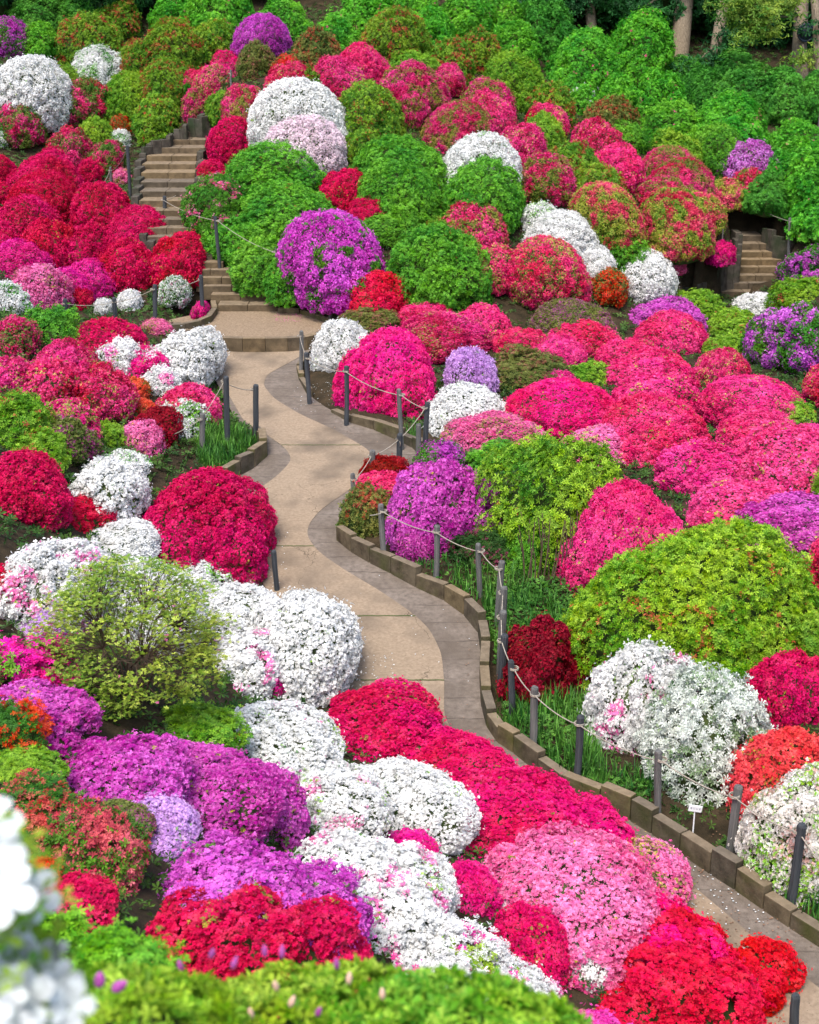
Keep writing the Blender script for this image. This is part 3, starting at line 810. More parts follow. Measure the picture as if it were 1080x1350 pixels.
def dome_points(n, R, rng, zmin=-.35, lump=.07, clump=.13, cdepth=.055, nl=0):
    """points and normals on a clumpy unit-proportioned dome of radius R"""
    z = rng.uniform(zmin, 1, n); a = rng.uniform(0, 2 * math.pi, n); q = np.sqrt(1 - z * z)
    d = np.c_[q * np.cos(a), q * np.sin(a), z]
    fr = rng.normal(0, 1, (5, 3)); fr = fr / np.linalg.norm(fr, axis=1, keepdims=True) * rng.uniform(1.6, 3.4, (5, 1)); ph = rng.uniform(0, 6.28, 5)
    rad = 1 + lump * sum(np.sin(d @ fr[i] + ph[i]) for i in range(5)) * .5
    lobes = [(np.zeros(3), 1.0)]
    if nl:
        lobes = [(np.array([0, 0, .05]), .80)]; a0 = rng.uniform(0, 6.28)
        for i in range(nl):
            a_ = a0 + 6.283 * i / nl + rng.normal(0, .35); o_ = rng.uniform(.34, .46)
            lobes.append((np.array([o_ * math.cos(a_), o_ * math.sin(a_), rng.uniform(-.05, .22)]), rng.uniform(.56, .68)))
    lr, lw = lobe_radius(d, lobes)
    rad = rad * lr
    r = rad * R
    k = max(12, int(2.7 * math.pi * R * R * 1.35 / (clump * clump)))
    zc = rng.uniform(zmin, 1, k); ac = rng.uniform(0, 2 * math.pi, k); qc = np.sqrt(1 - zc * zc)
    c = np.c_[qc * np.cos(ac), qc * np.sin(ac), zc]
    coff = rng.uniform(-.35, .35, k) * cdepth
    best = np.empty(n); who = np.empty(n, int)
    for i in range(0, n, 4000):
        m = d[i:i + 4000] @ c.T; w_ = m.argmax(1); who[i:i + 4000] = w_; best[i:i + 4000] = m[np.arange(len(w_)), w_]
    dist = np.arccos(np.clip(best, -1, 1)) * R / (clump * .62)
    b = np.sqrt(np.clip(1 - np.minimum(dist, 1.25) ** 2 / 1.6, 0, 1))
    r = r + (b - 1) * cdepth * 1.6 + coff[who]
    P = d * r[:, None]
    global LUMP
    LUMP = (fr, ph, lump, lobes)
    oc = np.array([o for o, _ in lobes])[lw]; dn_ = d * rad[:, None] - oc; dn_ /= np.linalg.norm(dn_, axis=1, keepdims=True)
    nb = dn_ + (d - c[who]) * R / clump * 1.1
    nb /= np.linalg.norm(nb, axis=1, keepdims=True)
    return P, nb, b, who
M_any = crown_mat('azalea crown', None, None, None, None, None, None, 2.6)
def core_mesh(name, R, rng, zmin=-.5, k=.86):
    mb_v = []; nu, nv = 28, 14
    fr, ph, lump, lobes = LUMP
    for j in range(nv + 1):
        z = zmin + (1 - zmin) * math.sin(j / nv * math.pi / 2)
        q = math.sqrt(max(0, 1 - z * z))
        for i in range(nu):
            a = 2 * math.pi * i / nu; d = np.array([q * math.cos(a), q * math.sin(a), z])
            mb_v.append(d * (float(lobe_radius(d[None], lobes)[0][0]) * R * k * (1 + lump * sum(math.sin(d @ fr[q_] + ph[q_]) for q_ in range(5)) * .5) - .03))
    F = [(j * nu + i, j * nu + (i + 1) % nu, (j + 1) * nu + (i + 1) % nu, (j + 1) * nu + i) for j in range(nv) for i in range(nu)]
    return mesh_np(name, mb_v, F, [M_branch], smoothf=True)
SIZES = [(.38, .0155), (.62, .017), (1.0, .0185), (1.5, .0205)]
#          petals width cup jitter fsmul clump cdepth lump variants
FAMILY = {'bloom': (5, .32, .38, .5, .90, 1.05, 1.15, .12, 4), 'leaf': (6, .19, .65, .5, 1.85, 1.35, 1.7, .12, 2), 'loose': (5, .22, .35, .5, 2.1, 2.3, 2.8, .17, 2), 'tiered': (5, .33, .36, .5, 1.05, 2.1, 2.6, .16, 1)}
PROTO = {}
for fam, (npet, wd, cup, jit, fm, cm, cdm, lump, nvar) in FAMILY.items():
    rows = []
    for si, (R, fs0) in enumerate(SIZES):
        row = []
        fs = fs0 * fm
        for vv in range(nvar):
            rng = np.random.default_rng(100 * si + vv + 7 * npet + int(fm * 50))
            area = 2 * math.pi * R * R * 1.35
            n = int(area / (fs * fs) * (1.5 if wd > .3 else 1.8))
            cl = (.105 + .03 * R) * cm; cd = (.045 + .02 * R) * cdm * min(1, R / .6 + .2)
            P, nb, b, who = dome_points(n, R, rng, clump=cl, cdepth=cd, lump=lump * (.7 if vv and wd > .3 else 1), nl=(0, 3, 4, 5)[vv] if wd > .3 and fam != 'tiered' else 3 if fam == 'tiered' else (0, 4)[vv])
            kx = R / np.percentile(np.hypot(P[:, 0], P[:, 1]), 96.5); kz = R / np.percentile(P[:, 2], 99.6)
            P = P * np.array([kx, kx, kz])
            P = P - nb * (rng.random((n, 1)) ** 2 * (.05 if wd > .3 else .11))
            if wd < .3:                                   # leaf whorls look upward
                nb = nb + np.array([0, 0, .55])
            k = rng.random(n) < (.04 if wd > .3 else .08)  # young shoots stand above the clipped surface
            P[k] += nb[k] * rng.uniform(.01, .055, (k.sum(), 1)) * (1.5 if fam == 'loose' else 1)
            V, F, r, rb = stars(P, nb, fs, rng, npet, wd, cup, jit)
            me = mesh_np('azalea_crown', V, F, [M_any], {'rnd': r, 'rnd_b': rb})
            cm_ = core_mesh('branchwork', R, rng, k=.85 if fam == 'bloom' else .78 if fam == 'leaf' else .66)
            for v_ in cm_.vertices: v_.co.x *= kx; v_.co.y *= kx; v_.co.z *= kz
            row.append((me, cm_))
        rows.append(row)
    PROTO[fam] = rows
LOOSE = {'BG', 'DG', 'YGt', 'WGl', 'G2', 'MGb'}
LEAFY = {'G', 'YG', 'YGr', 'YGr2', 'DGm', 'OL', 'GR', 'GRl', 'GRd', 'GRp', 'WGg', 'OG2', 'OG', 'WGs'}
TIER = {'RR', 'M5', 'R2', 'DR2', 'VGb'}
def family(k): return 'tiered' if k in TIER else 'loose' if k in LOOSE else 'leaf' if k in LEAFY else 'bloom'
# ------------------------------------------------------------------ the ground, one sheet
def axis(parts):
    out = []
    for a, b, s in parts: out += list(np.arange(a, b, s))
    return np.array(out + [parts[-1][1]])
gx = axis([(-400, -60, 40), (-60, -16, 3), (-16, -8, .4), (-8, 10, .12), (10, 18, .4), (18, 60, 3), (60, 400, 40)])
gy = axis([(-300, -20, 40), (-20, 0, 2), (0, 6, .3), (6, 36, .12), (36, 58, .4), (58, 100, 3), (100, 600, 50)])
X, Y = np.meshgrid(gx, gy); Z = ground(X, Y)
Z += .012 * np.sin(X * 7.3 + Y * 3.1) * np.sin(Y * 6.1 - X * 2.2) * (np.hypot(X, Y - 25) > 0)
nx, ny = len(gx), len(gy)
idx = np.arange(nx * ny).reshape(ny, nx)
F = np.stack([idx[:-1, :-1], idx[:-1, 1:], idx[1:, 1:], idx[1:, :-1]], -1).reshape(-1, 4)
link('ground', mesh_np('ground', np.stack([X, Y, Z], -1).reshape(-1, 3), F, [M_soil], smoothf=True), kind='structure')

# ------------------------------------------------------------------ the path: gutter blocks with a tan strip on top
def strip(name, EA, EB, dz, m, y0, y1, n=420, cross=6):
    ys = np.linspace(y0, y1, n)
    xa = np.interp(ys, EA[:, 1], EA[:, 0]); xb = np.interp(ys, EB[:, 1], EB[:, 0])
    t = np.linspace(0, 1, cross)
    XX = xa[:, None] * (1 - t) + xb[:, None] * t
    V = np.stack([XX, np.repeat(ys[:, None], cross, 1), np.repeat(zpath(ys)[:, None] + dz, cross, 1)], -1).reshape(-1, 3)
    i = np.arange(n * cross).reshape(n, cross)
    F = np.stack([i[:-1, :-1], i[:-1, 1:], i[1:, 1:], i[1:, :-1]], -1).reshape(-1, 4)
    return link(name, mesh_np(name, V, F, [m], smoothf=True), kind='structure')
def smooth_edge(E):
    ys = np.linspace(E[0, 1], E[-1, 1], 400); xs = np.interp(ys, E[:, 1], E[:, 0])
    k = np.hanning(15); k /= k.sum(); xs = np.convolve(np.pad(xs, 7, 'edge'), k, 'valid')
    return np.stack([xs, ys, ys * 0], 1)
ELs, ERs, TLs, TRs = map(smooth_edge, (EL, ER, TL, TR))
ELs[:, 0] -= .08; ERs[:, 0] += .05
TLs[:, 0] = np.maximum(TLs[:, 0], np.interp(TLs[:, 1], ELs[:, 1], ELs[:, 0]) + .02)
strip('path_gutter', ELs, ERs, 0, M_gutter, YP0, YP1)
strip('path', TLs, TRs, .006, M_tan, YP0, YP1)
for r in (587, 720, 812, 897):
    y = float(on_path(540, r)[1])
    xa = float(np.interp(y, TLs[:, 1], TLs[:, 0])); xb = float(np.interp(y, TRs[:, 1], TRs[:, 0]))
    V = []
    for i in range(21):
        x = xa + (xb - xa) * i / 20; o = .004 * math.sin(i * 2.1)
        V += [(x, y - .010 + o, float(zpath(y - .01)) + .0095), (x, y + .010 + o, float(zpath(y + .01)) + .0095)]
    me = mesh_np('path_joint', V, [(2 * i, 2 * i + 2, 2 * i + 3, 2 * i + 1) for i in range(20)], [M_branch])
    link('path_joint', me, kind='structure')

# ------------------------------------------------------------------ kerbs built of blocks
def block(p, q, width, ztop, zbot, side, name, mat, parent, gap=.006):
    p = np.array(p[:2]); q = np.array(q[:2]); d = q - p; Ln = np.linalg.norm(d); d = d / Ln
    nrm = np.array([d[1], -d[0]]) * side
    a, b = p + d * gap, q - d * gap
    c = [(*a, zbot), (*b, zbot), (*(b + nrm * width), zbot), (*(a + nrm * width), zbot)]
    if side < 0: c = [c[3], c[2], c[1], c[0]]
    mb = MB(); mb.hexa(c + [(x, y, ztop) for x, y, _ in c])
    o = link(name, mb.mesh(name, mat), parent); bevel(o, .009, 2); return o
def kerb(label, pix, side, width, heights, z_of=None, group=None, mat=None):
    root = link('stone_kerb', None, label=label, cat='kerb', group=group)
    pts = [on_path(*c) for c in pix] if z_of is None else [at_z(c[0], c[1], z_of) for c in pix]
    root.location = tuple(map(float, pts[0])); bpy.context.view_layer.update()
    off = Vector(root.location)
    for i in range(len(pts) - 1):
        p, q = pts[i], pts[i + 1]
        h = heights[i % len(heights)]
        zt = max(p[2], q[2]) * .7 + min(p[2], q[2]) * .3 + h + .012 * math.sin(i * 2.7)
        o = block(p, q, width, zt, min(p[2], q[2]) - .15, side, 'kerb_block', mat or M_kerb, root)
        o.location = -off
    return root
kerb('long stepped kerb of mossy blocks along the right side of the path', [(1160, 1300), (1120, 1278), (1085, 1252), (1040, 1223), (1005, 1199), (968, 1173), (935, 1152), (895, 1124), (858, 1099), (830, 1082), (790, 1064), (740, 1043), (708, 1018), (676, 992), (655, 978), (641, 957), (634, 928), (632, 895), (634, 862), (630, 834), (611, 810), (585, 791), (548, 774), (515, 756), (487, 742), (462, 727), (443, 711)], 1, .11, [.10, .16, .16, .15, .24, .26, .22, .20, .24, .26, .18, .18, .20, .22, .16, .18, .2, .18, .2, .22, .22, .18, .24, .22, .2, .22])
kerb('low kerb blocks in front of the big magenta pink dome at the upper bend', [(560, 612), (556, 598), (543, 590), (528, 582), (492, 566), (459, 556), (436, 543)], 1, .12, [.18, .18, .14, .16, .14, .05])
kerb('short low kerb beside the two posts at the upper corner of the path', [(405, 520), (394, 500), (391, 486), (398, 471)], 1, .10, [.06, .07, .06])
kerb('curved block kerb around the small green bed left of the path', [(300, 640), (318, 626), (336, 616), (353, 601), (351, 583), (341, 571)], -1, .12, [.24, .25, .26, .24, .16])
# the landing: a gravel platform with one riser across the path head
ldz = 1.60
fr = [at_z(a, b, 1.42) for a, b in [(228, 437), (240, 449), (262, 455), (290, 458), (320, 459), (350, 459), (380, 458.5), (404, 457), (425, 452), (440, 444)]]
bk = [at_z(a, b, ldz) for a, b in [(206, 433), (222, 424), (250, 418), (285, 409), (320, 408), (350, 408), (375, 410), (400, 412), (430, 417), (452, 424)]]
V = []
for p, q in zip(fr, bk):
    V += [(p[0], p[1] + .12, ldz - .012), (q[0], q[1] + .25, ldz - .012)]
link('landing', mesh_np('landing', V, [(2 * i, 2 * i + 2, 2 * i + 3, 2 * i + 1) for i in range(len(fr) - 1)], [M_gravel]), kind='structure')
rt = link('landing_step', None, label='long curved brown step across the head of the path', cat='step', loc=fr[0])
for i in range(len(fr) - 1):
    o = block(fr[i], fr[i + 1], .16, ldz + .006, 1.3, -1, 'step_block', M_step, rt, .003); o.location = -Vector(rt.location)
def kerb_z(label, pix, zt, h, side=-1, width=.11, name='stone_kerb', mat=None):
    pts = [at_z(*c, zt) for c in pix]
    rt = link(name, None, label=label, cat='kerb', loc=pts[0])
    for i in range(len(pts) - 1):
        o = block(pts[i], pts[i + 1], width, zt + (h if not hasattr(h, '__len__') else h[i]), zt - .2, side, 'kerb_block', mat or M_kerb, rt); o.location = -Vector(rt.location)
kerb_z('curved mossy kerb left of the landing below the clipped white bush', [(221, 435), (245, 434), (265, 430), (279, 424), (287, 413), (285, 404)], ldz, [.10, .11, .12, .12, .13])
kerb_z('low kerb right of the landing under the bright violet dome', [(366, 412), (395, 413), (415, 419), (436, 427)], ldz, [.09, .07, .07], side=-1)

# ------------------------------------------------------------------ staircases
def stairs(label, ST, depth_last, mat, side_l, side_r):
    base = (ST[0][0] + ST[0][1]) / 2
    rt = link('stone_staircase', None, label=label, cat='staircase', loc=base)
    off = Vector(rt.location)
    for i, (p, q) in enumerate(ST):
        y2 = (ST[i + 1][0][1] if i + 1 < len(ST) else p[1] + depth_last) + .10
        mb = MB(); z1 = p[2]; z0 = z1 - .3
        n = 2 if abs(q[0] - p[0]) > .8 else 1
        for k in range(n):                        # two blocks to a tread
            xa = p[0] + (q[0] - p[0]) * k / n + (.004 if k else 0); xb = p[0] + (q[0] - p[0]) * (k + 1) / n - (.004 if k < n - 1 else 0)
            dz = .004 * ((i * 7 + k * 3) % 3)
            mb.hexa([(xa, p[1], z0), (xb, q[1], z0), (xb, y2, z0), (xa, y2, z0), (xa, p[1], z1 - dz), (xb, q[1], z1 - dz), (xb, y2, z1 - dz), (xa, y2, z1 - dz)])
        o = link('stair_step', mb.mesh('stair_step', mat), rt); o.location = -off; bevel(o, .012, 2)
        for sd, x, on in ((-1, p[0], side_l), (1, q[0], side_r)):
            if not on or not on(i): continue
            mb = MB(); xa, xb = sorted((x + sd * .012, x + sd * .17)); h = .05 + .02 * ((i * 5 + sd) % 3)
            ya, yb = p[1] - .02, y2 - .13
            mb.hexa([(xa, ya, z0 - .1), (xb, ya, z0 - .1), (xb, yb, z0 - .1), (xa, yb, z0 - .1), (xa, ya, z1 + h), (xb, ya, z1 + h), (xb, yb, z1 + h), (xa, yb, z1 + h)])
            o = link('edge_block', mb.mesh('edge_block', M_wall), rt); o.location = -off; bevel(o, .012, 2)
    return rt
stairs('long brown staircase climbing the slope at the upper left', ST_A, .8, M_step, lambda i: i > 6, lambda i: i in (1, 2, 3) or i > 13)
stairs('short brown staircase at the right edge of the slope', ST_B, .6, M_step, lambda i: i > 4, lambda i: i > 4)
# timber walls that hold the beds beside the staircases
def timber_wall(label, pts, tops, bottom):
    rt = link('retaining_wall', None, label=label, cat='wall', loc=(*pts[0][:2], bottom))
    off = Vector(rt.location)
    for i in range(len(pts) - 1):
        p, q = np.array(pts[i][:2]), np.array(pts[i + 1][:2]); Ln = np.linalg.norm(q - p); n = max(1, int(Ln / .17))
        for k in range(n):
            a = p + (q - p) * k / n; b = p + (q - p) * (k + 1) / n
            o = block((*a, 0), (*b, 0), .10, tops[i] + .012 * ((k * 7 + i) % 3 - 1), bottom, -1, 'timber', M_wall, rt, .005); o.location = -off
timber_wall('dark stepped timber wall left of the short staircase', [at_z(897, 391, 1.12), at_z(918, 396, 1.05), at_z(944, 391, 1.05), at_z(958, 374, 1.27), at_z(975, 364, 1.42), at_z(977, 346, 1.7), at_z(978, 334, 1.9)], [1.35, 1.42, 1.72, 1.92, 2.15, 2.33], .8)
timber_wall('dark timber edging at the top right of the short staircase', [at_z(1004, 309, 2.16), at_z(1018, 317, 2.1), at_z(1030, 326, 1.98), at_z(1046, 331, 1.9)], [2.33, 2.22, 2.12], 1.5)
timber_wall('weathered timber edging at the upper left of the long staircase', [at_z(190, 206, 3.9), at_z(202, 198, 4.02), at_z(225, 192, 4.1), at_z(229, 182, 4.22), at_z(246, 178, 4.3), at_z(248, 168, 4.42), at_z(266, 165, 4.5), at_z(284, 158, 4.6)], [4.13, 4.25, 4.33, 4.45, 4.52, 4.64, 4.72], 3.75)

# ------------------------------------------------------------------ fence posts and ropes
def post_mesh(h, seed, m):
    r = random.Random(seed); mb = MB(); n = 10; R = r.uniform(.034, .043)
    zs = [-.25, .0, h * .33, h * .66, h - .02, h]
    rs = [R * r.uniform(.97, 1.04) for _ in zs]; rs[-1] = R * .78
    pts = [(r.uniform(-.004, .004), r.uniform(-.004, .004), z) for z in zs]
    mb.tube(pts, rs, n, True, .05)
    return mb.mesh('fence_post', m, False)
POSTS = {}
def post(key, px, py, top, where, label, m='d', zz=None, group='wooden posts of the rope fences', thin=1.0):
    if where == 'path':
        p = on_path(px, py, .02)
    elif where == 'z': p = at_z(px, py, zz)
    else: p, _ = hit(px, py)
    r = ray(px, top); D = p[1] / r[1]; h = CAMZ + r[2] * D - p[2]
    h = float(np.clip(h, .3, 1.25))
    o = link('fence_post', post_mesh(h, hash(key) % 1000 if isinstance(key, int) else sum(map(ord, key)), M_post_d if m == 'd' else M_post_g), label=label, cat='post', group=group, loc=p)
    rr = random.Random(sum(map(ord, str(key))))
    o.rotation_euler = (rr.uniform(-.055, .055), rr.uniform(-.055, .055), rr.uniform(0, 6))
    o.scale = (thin, thin, 1)
    POSTS[key] = np.array([p[0], p[1], p[2] + h - .09])
    return o
P_ = [
 ('a1', 397, 492, 436, 'path', 'grey post at the upper corner of the path, left of two', 'g'),
 ('a2', 408, 530, 465, 'path', 'dark post before the tall white azalea at the upper fence corner', 'd'),
 ('a3', 457, 558, 482, 'path', 'dark post in front of the left side of the big magenta pink dome', 'd'),
 ('a4', 530, 590, 513, 'path', 'grey post in front of the right side of the big magenta pink dome', 'g'),
 ('a5', 560, 602, 530, 'path', 'tall dark post beside the low end of the white azalea band', 'd'),
 ('a6', 551, 606, 558, 'path', 'shorter grey post leaning beside the tall dark one', 'g'),
 ('a7', 526, 618, 571, 'path', 'short dark post standing alone in the upper path bend', 'd'),
 ('a8', 490, 632, 593, 'path', 'short grey post behind the dark red azalea at the bend', 'g'),
 ('a9', 467, 657, 624, 'path', 'short grey post on the kerb left of the dark red azalea', 'g'),
 ('b1', 506, 741, 665, 'path', 'grey post in front of the boxy dark green bush', 'g'),
 ('b2', 575, 766, 692, 'path', 'grey post under the round violet azalea', 'g'),
 ('b3', 633, 790, 717, 'path', 'grey post at the edge of the grassy bed, third along the lower fence', 'g'),
 ('b4', 656, 822, 740, 'path', 'tall grey post furthest back in the tight row at the kerb bend', 'g'),
 ('b5', 661, 856, 772, 'path', 'weathered post second in the tight row at the kerb bend', 'g'),
 ('b6', 659, 882, 804, 'path', 'weathered post third in the tight row at the kerb bend', 'g'),
 ('b7', 660, 905, 835, 'path', 'grey topped post half hidden by the deep red azalea', 'd'),
 ('b8', 676, 948, 871, 'path', 'dark post in front of the deep red azalea', 'd'),
 ('b9', 703, 990, 905, 'path', 'grey brown post in the grass below the deep red azalea', 'g'),
 ('c1', 760, 1036, 943, 'path', 'dark post at the left side of the great white dome', 'd'),
 ('c2', 867, 1088, 990, 'path', 'grey post in front of the grey white leafy azalea', 'g'),
 ('c3', 960, 1140, 1037, 'path', 'brown grey post between the sign and the cream white azalea', 'g'),
 ('c4', 1041, 1200, 1083, 'path', 'tall black post nearest the right edge', 'd'),
 ('d1', 365, 775, 726, 'path', 'lone dark post left of the path above the white domes', 'd'),
 ('d2', 267, 614, 545, 'path', 'grey post left of the small green bed', 'g'),
 ('d3', 223, 614, 567, 'path', 'short dark post leftmost beside the dusty pink azalea', 'g'),
 ('d4', 300, 599, 482, 'path', 'tallest black post in the small green bed left of the path', 'd'),
 ('d5', 337, 578, 506, 'path', 'dark post at the tip of the small green bed', 'd'),
 ('d6', 1046, 1372, 1312, 'path', 'dark post cut by the bottom edge at the right', 'd'),
 ('e1', 205, 434, 375, 't', 'dark post between the small white bush and the round clipped one', 'd'),
 ('e2', 267, 417, 362, 't', 'dark post at the foot of the steps beside the curved kerb', 'd'),
 ('e3', 152, 419, 392, 't', 'short dark post between the two smallest white bushes', 'd'),
 ('e4', 87, 415, 397, 't', 'short dark post leftmost in front of the magenta mounds', 'd'),
 ('f1', 172, 262, 182, 't', 'tall black post left of the long staircase', 'd'),
 ('f2', 147, 248, 220, 't', 'thin grey post in the speckled azaleas left of the long staircase', 'g'),
 ('f3', 218, 304, 258, 't', 'black post in front of the lower steps of the long staircase', 'd'),
 ('f4', 291, 364, 285, 't', 'tall black post in front of the green mound over the landing', 'd'),
 ('f5', 249, 257, 243, 't', 'stub of a grey post beside the long staircase', 'g'),
 ('f6', 436, 420, 364, 't', 'grey post below the bright violet dome', 'g'),
 ('f7', 491, 406, 381, 't', 'short dark post in front of the round scarlet pink bush', 'd'),
 ('f8', 305, 124, 92, 't', 'pale grey post at the head of the long staircase', 'g'),
 ('f9', 282, 120, 103, 't', 'small grey post left of the pale one at the head of the long staircase', 'g'),
 ('h1', 363, 378, 326, 't', 'thin pole at the left side of the bright violet dome', 'g'),
 ('g1', 843, 394, 362, 't', 'dark post in front of the rounded white bush', 'd'),
 ('g2', 812, 404, 392, 't', 'short dark post beside the low orange red bush', 'd'),
 ('g3', 1040, 328, 287, 't', 'grey post right of the short staircase', 'g'),
 ('g4', 951, 337, 302, 't', 'thin pale pole behind the dark stepped timber wall', 'g'),
]
for k, px, py, tp, wh, lb, m in P_:
    post(k, px, py, tp, wh, lb, m, thin=.35 if k in ('h1', 'g4') else .7 if k in ('f2', 'f8', 'f9') else 1.0)
def rope(keys, label, sag=.07, extra0=None, extra1=None):
    pts = [POSTS[k] for k in keys]
    if extra0 is not None: pts.insert(0, np.array(extra0))
    if extra1 is not None: pts.append(np.array(extra1))
    line = []
    for i in range(len(pts) - 1):
        p, q = pts[i], pts[i + 1]; Ls = np.linalg.norm(q - p); n = 10
        for k in range(n + (i == len(pts) - 2)):
            t = k / n; x = p * (1 - t) + q * t; x[2] -= 4 * sag * min(1, Ls / 1.5) * t * (1 - t); x[1] -= .042
            line.append(x)
    o0 = line[0].copy(); mb = MB()
    for k in keys:                         # the rope is tied round each post
        q_ = POSTS[k] - o0
        for dz in (-.008, .006): mb.tube([(q_[0] + .047 * math.cos(t_ * math.pi / 6), q_[1] + .047 * math.sin(t_ * math.pi / 6), q_[2] + dz) for t_ in range(13)], .007, 5, False)
    mb.tube([q_ + np.array([.012, -.052, 0]), q_ + np.array([.022, -.06, -.05]), q_ + np.array([.018, -.058, -.11])], .006, 5); mb.tube([x - o0 for x in line], .0065, 6)
    link('rope', mb.mesh('rope', M_rope, True), label=label, cat='rope', group='ropes of the low fences', loc=o0)
rope(['a1', 'a2', 'a3', 'a4', 'a5', 'a7'], 'pale rope strung before the big magenta pink dome')
rope(['a7', 'a8', 'a9'], 'short rope hanging over the dark red azalea at the bend')
rope(['b1', 'b2', 'b3', 'b4', 'b5', 'b6', 'b7', 'b8', 'b9', 'c1', 'c2', 'c3', 'c4'], 'long pale rope along the right side fence of the path', .08, at_d(488, 678, 18.2), at_d(1110, 1165, 11.6))
rope(['d3', 'd2', 'd4', 'd5'], 'pale rope around the small green bed left of the path')
rope(['e4', 'e3', 'e1', 'e2'], 'pale rope in front of the small white bushes')
rope(['f2', 'f1'], 'short slack rope left of the long staircase', .12, at_d(128, 243, 33))
rope(['f5', 'f3', 'f4', 'h1', 'f6', 'f7'], 'long rope from the long staircase down past the bright violet dome', .07, at_d(269, 205, 34.5), at_d(560, 400, 28))
rope(['f9', 'f8'], 'rope by the pale post at the head of the long staircase', .08, at_d(250, 122, 40), at_d(340, 103, 41))
rope(['g2', 'g1'], 'rope dropping left from the rounded white bush', .04)
rope(['g3'], 'rope slanting down beyond the short staircase', .1, at_d(968, 252, 35.5), at_d(1075, 325, 33))

# ------------------------------------------------------------------ the little plant label
p = on_path(913, 1106, .1)
D = p[1] / ray(913, 1106)[1]
sg = link('plant_sign', None, label='small white name sign on a thin stake before the grey white azalea', cat='sign', loc=p)
mb = MB(); mb.tube([(0, 0, -.1), (0, 0, .34)], .007, 8); link('stake', mb.mesh('stake', M_white), sg)
mb = MB(); mb.hexa([(-.063, -.016, .30), (.063, -.016, .30), (.063, -.008, .30), (-.063, -.008, .30), (-.063, -.016, .368), (.063, -.016, .368), (.063, -.008, .368), (-.063, -.008, .368)])
bd = link('board', mb.mesh('board', M_white), sg); bevel(bd, .002, 1); bd.rotation_euler = (0, math.radians(9), 0); bd.location = (-.05, 0, .004)
tx = bpy.data.curves.new('lettering', 'FONT'); tx.body = 'キリシマ'; tx.size = .026; tx.align_x = 'CENTER'; tx.align_y = 'CENTER'; tx.extrude = .0006
tx.materials.append(M_ink)
tmp = bpy.data.objects.new('lettering_curve', tx); COL.objects.link(tmp); bpy.context.view_layer.update()
tme = bpy.data.meshes.new_from_object(tmp.evaluated_get(bpy.context.evaluated_depsgraph_get())); bpy.data.objects.remove(tmp)
to = link('lettering', tme, bd); to.location = (0, -.0172, .334); to.rotation_euler = (math.radians(90), 0, 0)

# ------------------------------------------------------------------ the azaleas
def theta(py): return PITCH + math.atan((py - 675) / FPX)
def place(k, cx, top, rx, foot, gy_):
    th = theta((top + foot) / 2); s, c = math.sin(th), math.cos(th)
    ry = rx * gy_
    dy = foot - top; T = dy - ry * s
    H = math.sqrt(max(T * T - (ry * s) ** 2, (hmin * rx) ** 2)) / c
    H = min(H, rx * float(np.interp(top, [60, 200, 420, 700], [1.3, 1.25, 1.15, 1.02])))
    ry = max(ry, min(1.9 * rx, (dy * dy - (H * c) ** 2) / (2 * max(dy, 1)) / s)) if gy_ > 1.06 else ry
    if gy_ <= 1.06 and dy > rx * 1.3: H = min(dy / 1.25 / c, rx * 1.35)
    py = top + math.sqrt((H * c) ** 2 + (ry * s) ** 2)
    p, D = hit(cx, py)
    sc = D / FPX
    # the crown as built reaches a little past its nominal radius; keep the pixel size
    return p, rx * sc, H * sc, ry / rx
count = {}
INFO = []
def name_of(kind):
    return 'leafy_shrub' if kind in ('G', 'G2', 'YG', 'YGt', 'BG', 'DG', 'DGm', 'OL', 'GRl', 'YGr2') else 'azalea_bush'
for li in BUSHES.strip().split('\n'):
    if li.startswith('#'):
        gx_, gy_ = (1.07, 1.05) if 'near the path' in li and 'right' in li else (1.06, 1.05) if 'behind the fence' in li else (1.10, 1.2) if 'pink field' in li else (1.0, 1.1) if 'little white' in li else (1.17, 1.5) if 'left bank' in li else (1.05, 1.25) if 'crimson' in li else (1.10, 1.3)
        domed = any(q_ in li for q_ in ('crimson', 'pink field', 'upper slope', 'middle slope', 'upper left'))
        hmin = .74 if 'pink' in li else .66 if domed else .55
        continue
    if not li.strip(): continue
    a, label = li.split('|'); label = label.strip()
    k, cx, top, rx, foot = a.split(); cx, top, rx, foot = map(float, (cx, top, rx, foot))
    p, ra, H, gyy = place(k, cx, top, rx, foot + .10 * rx * (gy_ > 1.1), gy_)
    if k in ('RR',): ra *= 1.0
    INFO.append((label, p, ra, H))
    nm = name_of(k)
    root = link(nm, None, label=label, cat='shrub' if nm == 'leafy_shrub' else 'azalea', group='azaleas and shrubs planted in mounds over the slope', loc=p)
    si = int(np.argmin([abs(math.log(ra / q[0])) for q in SIZES]))
    seed = int(cx * 7 + top * 13) % 997; rr = random.Random(seed)
    row_ = PROTO[family(k)][si]; me, core = row_[0 if k in ('YGr2', 'W', 'Vd') and seed % 2 or k == 'YGr2' or (domed and seed % 10 < 7) else seed % len(row_)]
    R = SIZES[si][0]
    rz = rr.uniform(0, 6.28)
    root.scale = (gx_, gyy, 1)
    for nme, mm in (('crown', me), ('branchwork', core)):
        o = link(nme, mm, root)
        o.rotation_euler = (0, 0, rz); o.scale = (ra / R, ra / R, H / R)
        if nme == 'crown':
            paint(o, k)
